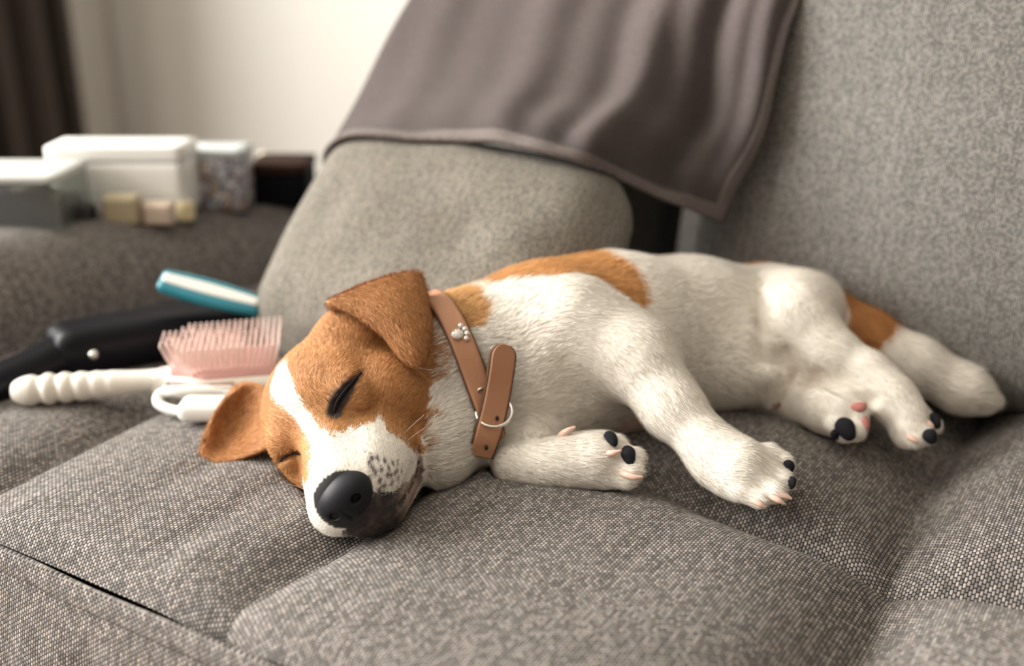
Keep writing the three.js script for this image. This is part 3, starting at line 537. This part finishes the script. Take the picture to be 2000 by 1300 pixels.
  g.setAttribute('position', new THREE.BufferAttribute(pos.subarray(0, n * 15), 3)); g.setAttribute('normal', new THREE.BufferAttribute(nor.subarray(0, n * 15), 3)); g.setAttribute('color', new THREE.BufferAttribute(col.subarray(0, n * 15), 3)); g.setIndex(new THREE.BufferAttribute(idx.subarray(0, n * 9), 1));
  const fur = mesh('fur', dl(g), new THREE.MeshPhysicalMaterial({ color: 0xffffff, vertexColors: true, roughness: .55, specularIntensity: .45, side: THREE.DoubleSide }), dog);
  fur.userData.kind = 'stuff';
  
}
// nose leather
{
  const keep = prims.splice(0, prims.length);
  hell(6.35, .36, -2.50, 1.22, 1.70, 1.28, .004); hell(5.9, .12, -3.0, 1.2, 1.35, 1.0, .006);
  for (const s of [-1, 1]) { const c = hd(7.30, .30 + .80 * s, -2.66); ell(c, [.38 * HS, .30 * HS, .24 * HS], .0016, undefined, HAX, true); cone(hd(7.0, .15 + 1.05 * s, -2.75), hd(6.5, .15 + 1.45 * s, -2.9), .11 * HS, .07 * HS, .0012, undefined, true); }
  cone(hd(7.75, .15, -2.55), hd(7.1, .15, -3.7), .10 * HS, .10 * HS, .0014, undefined, true);
  const g = surfaceNet(prims, .0007, [HP.x - .01 + .03, HP.y - .06, HP.z + .03], [HP.x + .10, HP.y + .03, HP.z + .12]);
  prims.length = 0; for (const p of keep) prims.push(p);
  const n = 256, d = new Uint8Array(n * n * 4); for (let i = 0; i < n * n; i++) { const v = 255 * noise3((i % n) / 7, Math.floor(i / n) / 7, 3); d.set([v, v, v, 255], i * 4); }
  tag(mesh('nose', dl(g), new THREE.MeshPhysicalMaterial({ color: new THREE.Color(.009, .010, .013), roughness: .5, specularIntensity: .5 }), dog), 'shiny black nose');
}
// closed eyelids
for (const e of [eyeL, eyeR]) {
  const inward = e.map((p) => p.clone().addScaledVector(gradOf(prims, p.x, p.y, p.z, .003), -.0010));
  tag(mesh('eyelid', dl(taperTube(inward, e === eyeL ? [.0009, .0014, .0014, .0012, .0009, .0005] : [.0004, .0007, .0008, .0007, .0005], 24, 8)), new THREE.MeshPhysicalMaterial({ color: new THREE.Color(.008, .007, .008), roughness: .8, specularIntensity: .3 }), dog), 'dark rim of the closed eye');
}
// claws, pads, dewclaws
const horn = new THREE.MeshPhysicalMaterial({ color: new THREE.Color(.72, .48, .38), roughness: .4, clearcoat: .2 }), padM = new THREE.MeshPhysicalMaterial({ color: new THREE.Color(.014, .014, .018), roughness: .9, specularIntensity: .4 }), pinkM = new THREE.MeshPhysicalMaterial({ color: new THREE.Color(.50, .20, .17), roughness: .85, specularIntensity: .3 });
const claw = (pts, r) => tag(mesh('claw', dl(taperTube(pts.map((q) => px(...q)), [r, r * .95, r * .75, r * .28], 16, 10)), horn, dog), 'pale pink claw');
claw([[1494, 955, .7165], [1515, 962, .7115], [1534, 968, .7095], [1547, 974, .7085]], .0027);
claw([[1490, 962, .7165], [1508, 970, .7105], [1522, 977, .7075], [1533, 984, .7070]], .0026);
claw([[1458, 966, .7190], [1474, 978, .7110], [1486, 985, .7085], [1496, 991, .7080]], .0025);
claw([[1390, 922, .7420], [1390, 936, .7380], [1392, 948, .7360], [1396, 958, .7350]], .0022);
claw([[1170, 886, .7480], [1185, 885, .7370], [1200, 884, .7330], [1214, 879, .7325]], .0027);
claw([[1205, 920, .7410], [1225, 927, .7320], [1241, 932, .7290], [1256, 931, .7285]], .0027);
claw([[1092, 858, .7590], [1100, 847, .7520], [1110, 840, .7490], [1124, 833, .7480]], .0028);
claw([[1762, 845, .8120], [1776, 853, .8020], [1786, 859, .7985], [1796, 864, .7970]], .0028);
claw([[1800, 818, .8180], [1810, 824, .8080], [1817, 829, .8050], [1824, 834, .8040]], .0027);
function pad(x, y, w, h, turn, m = padM, thick = .0045) {
  const p = trace(x, y); if (!p) { console.log('pad misses', x, y); return; }
  const n = gradOf(prims, p.x, p.y, p.z, .002), e1 = RT.clone().multiplyScalar(Math.cos(turn)).addScaledVector(UPV, Math.sin(turn)); e1.addScaledVector(n, -e1.dot(n)).normalize(); const e2 = n.clone().cross(e1);
  const d = toPix(p)[2] / FOCAL, g = new THREE.SphereGeometry(1, 28, 20), P = g.attributes.position;
  for (let i = 0; i < P.count; i++) { const q = p.clone().addScaledVector(n, .0004 + P.getZ(i) * thick).addScaledVector(e1, P.getX(i) * w * d * (1 + .12 * Math.sin(3 * P.getY(i)))).addScaledVector(e2, P.getY(i) * h * d); P.setXYZ(i, q.x, q.y, q.z); }
  g.computeVertexNormals(); mesh('paw_pad', dl(g), m, dog);
}
pad(1193, 858, 13, 19, .5); pad(1228, 890, 14, 22, .2);
pad(1538, 912, 13, 15, -.6, padM, .0040); pad(1545, 942, 7, 13, -.2, padM, .0035);
pad(1652, 838, 19, 25, .4, padM, .006); pad(1632, 848, 8, 11, .2); pad(1678, 795, 16, 11, .2, pinkM, .0025); pad(1690, 826, 8, 15, .1, pinkM, .0025);
pad(1826, 822, 11, 17, .3); pad(1816, 852, 14, 16, .5, padM, .005);
// whiskers and lashes
{
  const w = (a, b, c, r = .00016) => mesh('whisker', dl(taperTube([px(...a), px(...b), px(...c)], [r, r * .8, r * .25], 14, 5)), std(new THREE.Color(.05, .04, .035), .5), dog);
  w([822, 823, .742], [868, 800, .722], [912, 786, .710]); w([824, 826, .742], [852, 813, .725], [882, 803, .716], .00012);
  w([808, 716, .745], [838, 722, .735], [866, 724, .728], .00014); w([540, 858, .742], [524, 853, .730], [508, 851, .722], .00012); w([872, 936, .748], [905, 941, .735], [935, 937, .730], .00012);
  const ww = (a, b, c) => mesh('whisker', dl(taperTube([px(...a), px(...b), px(...c)], [.00014, .00011, .00004], 14, 5)), std(new THREE.Color(.75, .70, .62), .5), dog);
  ww([770, 868, .735], [800, 835, .720], [828, 810, .712]); ww([778, 876, .734], [808, 850, .720], [834, 832, .714]); ww([606, 960, .700], [575, 948, .690], [548, 942, .686]);
}
// ---------------------------------------------------------------- collar
const leather = (() => { seed = 77; const n = 256, d = new Uint8Array(n * n * 4); for (let i = 0; i < n * n; i++) { const x = (i % n), y = Math.floor(i / n), v = 255 * clamp(.55 * noise3(x / 5, y / 5, 1) + .45 * noise3(x / 2, y / 2, 5)); d.set([v, v, v, 255], i * 4); } const t = new THREE.DataTexture(d, n, n, THREE.RGBAFormat); t.wrapS = t.wrapT = THREE.RepeatWrapping; t.magFilter = THREE.LinearFilter; t.repeat.set(1 / .03, 1 / .03); t.needsUpdate = true; return (c, r = .5) => new THREE.MeshPhysicalMaterial({ color: c, roughness: r, bumpMap: t, bumpScale: .00025 }); })();
const tanLeather = leather(new THREE.Color(.46, .22, .115)), darkEdge = leather(new THREE.Color(.10, .045, .020), .7), steel = new THREE.MeshPhysicalMaterial({ color: new THREE.Color(.78, .75, .70), metalness: 1, roughness: .25 });
{
  const ax = T.t0.clone().sub(T.n0).normalize(), au = V(0, 1, 0).addScaledVector(ax, -ax.y).normalize(), nrm = ax.clone().addScaledVector(au, .32).normalize(), mid = T.n0.clone().lerp(T.t0, .42);
  const e1 = V(0, 1, 0).addScaledVector(nrm, -nrm.y).normalize(), e2 = nrm.clone().cross(e1);
  const collar = group('dog_collar', 'tan leather collar with a silver paw charm round the neck of the dog', 'collar', mid.clone()), cl = (g) => g.translate(-mid.x, -mid.y, -mid.z);
  const out = (a, off) => { const r = e1.clone().multiplyScalar(Math.cos(a)).addScaledVector(e2, Math.sin(a)), o = mid.clone().addScaledVector(nrm, off); let t = .018; for (let i = 0; i < 200; i++) { const d = dogD(o.clone().addScaledVector(r, t)); if (d > .0006 || t > .078) break; t += Math.max(.0004, -d * .5); } return [o, r, t]; };
  const NA = 120, rad = []; for (let k = 0; k <= 4; k++) { const row = []; for (let i = 0; i < NA; i++) row.push(out(i / NA * 2 * Math.PI, (k - 2) / 4 * .0175)[2]); const sm = row.map((_, i) => { let s = 0; for (let q = -5; q <= 5; q++) s += row[(i + q + NA) % NA]; return s / 11; }); rad.push(sm); }
  const bandAt = (u, v, lift = 0) => { const i = ((u * NA) % NA + NA) % NA, i0 = Math.floor(i) % NA, f = i - Math.floor(i), k = Math.min(3, Math.floor(v * 4)), g = v * 4 - k, R = (kk) => mix(rad[kk][i0], rad[kk][(i0 + 1) % NA], f), t = mix(R(k), R(k + 1), g) + .0022 + lift, a = u * 2 * Math.PI; return mid.clone().addScaledVector(nrm, (v - .5) * .0175).addScaledVector(e1, Math.cos(a) * t).addScaledVector(e2, Math.sin(a) * t); };
  const strip = (lift, v0, v1, th) => thickSheet(NA, 6, (u, v) => bandAt(u, mix(v0, v1, v), lift), () => th, (u, v) => [u * .33, v * .016]);
  mesh('band', cl(strip(.0006, .06, .94, .0022)), tanLeather, collar);
  tag(mesh('edge_lining', cl(strip(-.0006, -.0, 1.0, .0020)), darkEdge, collar), 'dark brown lining showing along the edges');
  // loose end of the strap, standing off the neck
  const sp = [[936, 890], [949, 855], [963, 805], [973, 755], [980, 710], [984, 671]].map(([x, y], i) => { const h = trace(Math.min(x, 984), y); return px(x, y, toPix(h)[2] - [.004, .007, .008, .009, .011, .014][i]); });
  const sc = curve(sp), wide = (v) => .0096 * (v > .86 ? Math.sqrt(Math.max(0, 1 - ((v - .86) / .14) ** 2)) : 1) + .0003;
  const strapAt = (s, off) => (u, v) => { const p = sc.getPoint(v), t = sc.getTangent(v), w = RT.clone().multiplyScalar(.93).addScaledVector(FW, .36); w.addScaledVector(t, -w.dot(t)).normalize(); const n = t.clone().cross(w).normalize(); if (n.dot(FW) > 0) n.negate(); return p.addScaledVector(w, (u - .5) * 2 * wide(v) * s).addScaledVector(n, off); };
  const strap = mesh('strap_end', cl(thickSheet(12, 60, strapAt(.86, .0012), () => .0022, (u, v) => [u * .016, v * .09])), tanLeather, collar);
  tag(mesh('strap_edge', cl(thickSheet(12, 60, strapAt(1, 0), () => .0026, (u, v) => [u * .016, v * .09])), darkEdge, collar), 'dark cut edge of the strap');
  for (const [x, y] of [[971, 816], [950, 873]]) { const h = pxplane(x, y, sc.getPoint(y > 850 ? .16 : .40), FW), g = new THREE.CylinderGeometry(.0011, .0011, .003, 16).rotateX(Math.PI / 2); const m = mesh('strap_hole', g, std(new THREE.Color(.01, .008, .006), .9), strap); m.position.copy(h.clone().addScaledVector(FW, -.0028).sub(mid)); m.lookAt(EYE.clone().sub(mid)); }
  // steel ring through which the strap runs, eyelet, charm
  const ring = new THREE.TorusGeometry(.0124, .0011, 14, 60), rc = px(965, 803, toPix(sc.getPoint(.42))[2]); const rm = mesh('keeper_ring', ring, steel, collar); rm.position.copy(rc.clone().sub(mid)); rm.quaternion.setFromRotationMatrix(new THREE.Matrix4().makeBasis(RT, UPV.clone().multiplyScalar(.80).addScaledVector(FW, .60), RT.clone().cross(UPV.clone().multiplyScalar(.80).addScaledVector(FW, .60))));
  const on = (x, y) => { let b = null, bd = 1e9; for (let i = 0; i < 720; i++) { const p = bandAt(i / 720, .5, .0018), q = toPix(p), d = Math.hypot(q[0] - x, q[1] - y); const [o, r] = out(i / 720 * 2 * Math.PI, 0); if (d < bd && r.dot(FW) < .35) { bd = d; b = [p, r, i / 720]; } } return b; };
  { const [p, r] = on(949, 760), m = mesh('eyelet', new THREE.TorusGeometry(.0020, .0009, 10, 24), steel, collar); m.position.copy(p.clone().sub(mid)); m.lookAt(p.clone().add(r).sub(mid)); }
  { const [p, r, u] = on(896, 652), ch = new THREE.Group(); ch.name = 'paw_charm'; ch.userData.label = 'silver paw shaped charm set with small stones'; collar.add(ch); ch.position.copy(p.clone().sub(mid)); const up2 = bandAt(u + .01, .5).sub(bandAt(u - .01, .5)).normalize(); ch.quaternion.setFromRotationMatrix(new THREE.Matrix4().makeBasis(up2.clone().cross(r).normalize(), up2, r.clone().addScaledVector(up2, -r.dot(up2)).normalize()));
    const gem = new THREE.MeshPhysicalMaterial({ color: new THREE.Color(.82, .80, .74), metalness: .6, roughness: .18 });
    mesh('charm_pad', new THREE.SphereGeometry(1, 20, 14).scale(.0046, .0040, .0022).translate(.0018, 0, .001), gem, ch);
    for (const [x, y] of [[-.0028, -.0052], [-.0048, -.0018], [-.0048, .0018], [-.0028, .0052]]) { mesh('charm_toe', new THREE.IcosahedronGeometry(.0021, 1).scale(1, 1, .9).translate(x, y, .001), gem, ch); }
    for (let k = 0; k < 7; k++) mesh('charm_stone', new THREE.OctahedronGeometry(.0009, 0).translate(.0018 + .0028 * Math.cos(k * .9), .0026 * Math.sin(k * .9), .0026), gem, ch); }
}
// ---------------------------------------------------------------- grooming things on the seat
const frame = (g, o, X, Y) => { const Z = X.clone().cross(Y).normalize(), Y2 = Z.clone().cross(X).normalize(); g.position.copy(o); g.quaternion.setFromRotationMatrix(new THREE.Matrix4().makeBasis(X.clone().normalize(), Y2, Z)); return g; };
const lathe = (pts, seg = 40) => new THREE.LatheGeometry(curve(pts.map(([r, y]) => V(Math.max(r, 1e-4), y, 0))).getPoints(pts.length * 8).map((p) => new THREE.Vector2(Math.max(p.x, 1e-4), p.y)), seg);
{
  const a = pxh(22, 765, .462), b = pxh(545, 722, .466), X = b.clone().sub(a), L = X.length(); 
  const g = frame(group('hairbrush', 'white hairbrush with a ribbed handle and pink bristle cushion', 'hairbrush'), a, X, V(0, 1, 0));
  const ivory = std(new THREE.Color(.78, .74, .66), .35, { clearcoat: .2 }), pink = std(new THREE.Color(.66, .36, .33), .6), hl = L * .50;
  const rib = []; rib.push([0, 0], [.0065, .001], [.0105, .007], [.0122, .016]); for (let k = 0; k < 5; k++) { const y = .026 + k * .0125; rib.push([.0105, y - .004], [.0128 - k * .0005, y + .001], [.0124 - k * .0005, y + .005]); } rib.push([.0095, hl - .012], [.0090, hl], [.0092, hl + .012]);
  mesh('handle', lathe(rib).rotateZ(-Math.PI / 2), ivory, g);
  const hx = hl + .012, hw = .030, len = L - hx;
  const head = mesh('brush_head', padded(len + .012, .020, hw * 2, .0095, .003, (x, y, z) => { const t = clamp((x + len / 2) / .035), k = mix(.32, 1, sstep(0, 1, t)); return V(x + hx + len / 2 - .004, y - .002, z * k); }), ivory, g);
  const cu = mesh('cushion', padded(len * .92, .014, hw * 1.72, .006, .003, (x, y, z) => { const t = clamp((x + len * .46) / .03), k = mix(.55, 1, sstep(0, 1, t)); return V(x + hx + len * .54, y + .0085, z * k); }), pink, g); tag(cu, 'pink rubber bristle cushion');
  const br = []; seed = 31; for (let i = 0; i < 21; i++) for (let j = 0; j < 9; j++) { const u = (i / 20 - .5) * 2, w = (j / 8 - .5) * 2; if (u < -.6 && Math.abs(w) > 1.5 + u) continue; const c = new THREE.CylinderGeometry(.00055, .0008, .026, 6).translate(0, .013, 0); c.rotateX(w * .35 + rr(-.05, .05)); c.rotateZ(-u * .30 + rr(-.05, .05)); c.translate(hx + len * .54 + u * len * .42, .009, w * hw * .74); br.push(c); const t = new THREE.SphereGeometry(.0011, 6, 5).applyMatrix4(new THREE.Matrix4().makeTranslation(hx + len * .54 + u * len * .42 + Math.sin(u * .30) * .025, .034, w * hw * .74 + Math.sin(w * .35) * .025)); br.push(t); }
  const bm = mesh('bristles', mergeGeometries(br), std(new THREE.Color(.80, .62, .56), .4), g); bm.userData.kind = 'stuff'; bm.userData.label = 'pale pink plastic bristles with ball tips';
}
{
  const a = pxh(118, 700, .462), b = pxh(500, 612, .462), X = b.clone().sub(a), L = X.length();
  const g = frame(group('slicker_brush', 'glossy black grooming brush lying between the sofa arm and the white hairbrush', 'grooming brush'), a, X, V(0, 1, 0)), blk = std(new THREE.Color(.006, .006, .009), .38, { specularIntensity: .35 });
  mesh('brush_head', padded(L, .046, .07, .02, .006, (x, y, z) => { const t = (x + L / 2) / L; return V(x + L / 2 - .01, y * mix(1.1, .72, t) + .004, z * mix(.75, 1, t)); }), blk, g);
  mesh('handle', taperTube([V(.012, .004, 0), V(-.03, 0, .012), V(-.075, -.004, .022), V(-.12, -.006, .03)], [.020, .017, .016, .011], 30, 18), blk, g);
  tag(mesh('highlight_bead', new THREE.SphereGeometry(.0045, 20, 14).translate(.018, .008, .030), steel, g), 'small shiny metal bead added as a highlight');  // metal bead added to stand for a highlight on the black plastic
}
{
  const a = px(312, 546, .955), b = px(512, 600, .962), X = b.clone().sub(a), L = X.length();
  const g = frame(group('teal_comb_handle', 'slim teal and white plastic handle resting across the black brush', 'handle'), a, X, V(.28, .85, .45)), teal = std(new THREE.Color(.01, .19, .25), .35, { clearcoat: .3 }), wht = std(new THREE.Color(.80, .80, .76), .35);
  mesh('grip', padded(L, .011, .025, .0052, .0022, (x, y, z) => { const t = (x + L / 2) / L; return V(x + L / 2, y, z * (.75 + .35 * Math.sin(t * Math.PI * .9 + .3))); }), teal, g);
  mesh('inlay', padded(L * .93, .004, .0105, .0018, .0022, (x, y, z) => { const t = (x + L / 2) / L; return V(x + L / 2, y + .0055, z * (.7 + .4 * Math.sin(t * Math.PI * .9 + .3))); }), wht, g);
}
{
  const o = pxh(375, 800, .456), g = group('nail_clipper', 'white plastic nail clipper with a looped handle next to the lower ear', 'clipper', o), wht = std(new THREE.Color(.84, .83, .78), .22, { clearcoat: .5 });
  const at = (x, y, h) => pxh(x, y, h).sub(o);
  mesh('loop_handle', new THREE.TubeGeometry(curve([at(325, 797, .456), at(308, 785, .459), at(312, 770, .462), at(345, 763, .466), at(400, 761, .466), at(450, 764, .464), at(480, 780, .460), at(440, 800, .456), at(380, 806, .455)], true), 90, .0042, 12, true), wht, g);
  const c = at(415, 797, .461); mesh('lever', padded(.050, .016, .026, .007, .003, (x, y, z) => V(0, 0, 0).addScaledVector(RT, x).addScaledVector(V(0, 1, 0), y).addScaledVector(V(FW.x, 0, FW.z).normalize(), z).add(c)), wht, g);
  mesh('blade', padded(.055, .004, .012, .0018, .002, (x, y, z) => V(0, 0, 0).addScaledVector(RT, x).addScaledVector(V(0, 1, 0), y).addScaledVector(V(FW.x, 0, FW.z).normalize(), z).add(at(390, 752, .468))), steel, g);
}
// ---------------------------------------------------------------- things on the arm
const armTop = (x, y) => { let h = .54, p; for (let k = 0; k < 12; k++) { p = pxh(x, y, h); h = armY(p.z) + .001; } return p; };
function carton(name, label, category, x0, x1, yBottom, yTop, depth, m, grp, rise = 0) {
  const c = armTop((x0 + x1) / 2, yBottom), X = RT.clone(), d = toPix(c)[2], w = (x1 - x0) / FOCAL * d, h = (yBottom - yTop) / FOCAL * d * 1.02;
  const Zb = V(-X.z, 0, X.x); if (Zb.dot(FW) < 0) Zb.negate();
  const g = group(name, label, category, c.clone().addScaledVector(Zb, depth / 2)); g.rotation.y = Math.atan2(-X.z, X.x); g.position.y += rise;
  return [g, w, h, depth];
}
{
  const white = std(new THREE.Color(.80, .79, .75), .55), cream = std(new THREE.Color(.76, .70, .56), .6);
  { const [g, w, h, d] = carton('cardboard_box', 'wide white cardboard box standing on the sofa arm', 'box', 108, 368, 424, 288, .055, white); mesh('body', padded(w, h * .80, d, .002, .01, (x, y, z) => V(x, y + h * .40, z)), white, g); mesh('lid', padded(w + .003, h * .22, d + .003, .002, .01, (x, y, z) => V(x, y + h * .89, z)), white, g); tag(mesh('label_panel', box(-.02, .035, h * .12, h * .62, -d / 2 - .0012, -d / 2 - .0002), cream, g), 'cream paper panel on the front'); g.children.forEach((m) => m.name === 'label_panel' && (m.position.z = 0)); }
  { const [g, w, h, d] = carton('patterned_box', 'small box with a grey speckled floral print on the arm', 'box', 376, 481, 414, 297, .05, white);
    seed = 55; const n = 128, D = new Uint8Array(n * n * 4); for (let i = 0; i < n * n; i++) { const x = i % n, y = Math.floor(i / n), v = noise3(x / 6, y / 6, 2), q = noise3(x / 13, y / 13, 8); D.set(v > .60 ? [96, 104, 124, 255] : q > .66 ? [170, 140, 110, 255] : v < .34 ? [222, 220, 222, 255] : [178, 176, 182, 255], i * 4); } const t = new THREE.DataTexture(D, n, n, THREE.RGBAFormat); t.magFilter = THREE.LinearFilter; t.wrapS = t.wrapT = THREE.RepeatWrapping; t.colorSpace = THREE.SRGBColorSpace; t.repeat.set(1 / .06, 1 / .06); t.needsUpdate = true;
    mesh('body', padded(w, h, d, .0015, .01, (x, y, z) => V(x, y + h / 2, z)), new THREE.MeshPhysicalMaterial({ map: t, roughness: .6 }), g); mesh('lid', padded(w + .002, h * .12, d + .002, .0015, .01, (x, y, z) => V(x, y + h * .95, z)), std(new THREE.Color(.55, .58, .58), .6), g); }
  { const [g, w, h, d] = carton('black_box', 'black box with a dark brown lid on the arm beside the pillow', 'box', 492, 600, 405, 322, .07, white); mesh('body', padded(w, h * .78, d, .003, .01, (x, y, z) => V(x, y + h * .39, z)), std(new THREE.Color(.006, .006, .008), .9, { specularIntensity: .2 }), g); mesh('lid', padded(w + .003, h * .24, d + .003, .003, .01, (x, y, z) => V(x, y + h * .88, z)), std(new THREE.Color(.030, .013, .008), .8, { specularIntensity: .3 }), g); tag(mesh('bokeh_ball', new THREE.SphereGeometry(.0045, 18, 12).translate(-w * .5, h * .93, -d * .5 - .004), cream, g), 'small cream ball added as a blurred highlight'); }  // cream ball at the lid corner stands for a blurred highlight
  { const [g, w, h, d] = carton('small_carton', 'small beige carton in front of the wide white box', 'carton', 216, 284, 430, 378, .018, white); g.position.addScaledVector(V(FW.x, 0, FW.z), -.022); mesh('body', padded(w, h, d, .001, .01, (x, y, z) => V(x, y + h / 2, z)), std(new THREE.Color(.44, .37, .24), .7), g); mesh('flap', padded(w * .98, .0012, d * .5, .0005, .01, (x, y, z) => V(x, y + h + .0006, z - d * .2)), std(new THREE.Color(.5, .43, .30), .7), g); }
  { const [g, w, h, d] = carton('small_carton_001', 'small pinkish carton between the beige carton and the candle', 'carton', 292, 348, 430, 392, .018, white); g.position.addScaledVector(V(FW.x, 0, FW.z), -.022); mesh('body', padded(w, h, d, .001, .01, (x, y, z) => V(x, y + h / 2, z)), std(new THREE.Color(.62, .50, .40), .7), g); mesh('flap', padded(w * .98, .0012, d * .5, .0005, .01, (x, y, z) => V(x, y + h + .0006, z - d * .2)), std(new THREE.Color(.66, .55, .45), .7), g); }
  { const p = armTop(370, 424); p.addScaledVector(V(FW.x, 0, FW.z), -.012); const g = group('candle', 'short cream candle in front of the patterned box', 'candle', p); mesh('wax', lathe([[0, 0], [.0085, .0006], [.0092, .003], [.0092, .017], [.0084, .0195], [.004, .0185], [0, .018]]), std(new THREE.Color(.80, .68, .42), .5), g); mesh('wick', new THREE.CylinderGeometry(.0005, .0006, .005, 8).translate(0, .0205, 0), std(new THREE.Color(.05, .04, .03), .9), g); }
  { const p = armTop(172, 428); p.addScaledVector(V(FW.x, 0, FW.z), -.012); const g = group('black_jar', 'low black jar between the clear tub and the beige carton', 'jar', p); mesh('jar_body', lathe([[0, 0], [.012, .0008], [.0135, .004], [.0135, .011], [.012, .0125]]), std(new THREE.Color(.015, .014, .016), .35), g); mesh('jar_lid', lathe([[.0128, .0125], [.0132, .014], [.0130, .0165], [.010, .0178], [0, .018]]), std(new THREE.Color(.02, .018, .02), .4), g); }
  { const [g, w, h, d] = carton('plastic_tub', 'frosted plastic tub with a pale lid holding dark cloth', 'tub', -60, 142, 438, 330, .08, white); g.position.addScaledVector(V(FW.x, 0, FW.z), -.03); const frost = new THREE.MeshPhysicalMaterial({ color: new THREE.Color(.86, .88, .86), transmission: .96, roughness: .12, thickness: 0, ior: 1.4 }), t = .0015;
    mesh('tub_wall', mergeGeometries([box(-w / 2, w / 2, 0, h * .84, -d / 2, -d / 2 + t), box(-w / 2, w / 2, 0, h * .84, d / 2 - t, d / 2), box(-w / 2, -w / 2 + t, 0, h * .84, -d / 2, d / 2), box(w / 2 - t, w / 2, 0, h * .84, -d / 2, d / 2), box(-w / 2, w / 2, 0, t, -d / 2, d / 2)]), frost, g);
    mesh('tub_lid', padded(w + .006, h * .15, d + .006, .003, .01, (x, y, z) => V(x, y + h * .91, z)), std(new THREE.Color(.50, .51, .48), .7), g);
    tag(mesh('contents', padded(w * .94, h * .50, d * .86, .010, .006, (x, y, z) => V(x, y + h * .22 + t + (noise3(x * 60, z * 60, 3) - .5) * .010 * sstep(0, .01, y), z)), std(new THREE.Color(.022, .019, .030), .95), g), 'dark folded cloth inside'); }
}
{
  // curtain by the corner, widened out of view to shade the back wall
  const g = thickSheet(260, 30, (u, v) => { const z = mix(-1.80, -.90, u), y = mix(2.42, .06, v); return V(-2.37 + .055 * Math.sin(u * 62) + .02 * Math.sin(u * 151 + 2 * v) + .02 * v, y, z + .01 * Math.sin(5 * v)); }, () => .003, (u, v) => [u * .6, v * 2.4]);
  tag(mesh('curtain', g, std(new THREE.Color(.060, .048, .040), .9, { sheen: .2, sheenColor: new THREE.Color(.3, .28, .25) })), 'dark brown curtain in folds by the room corner widened to shade the wall', 'curtain');
}
for (const o of scene.children) o.traverse((m) => { if (m.isMesh) m.castShadow = m.receiveShadow = true; });
renderer.render(scene, camera);
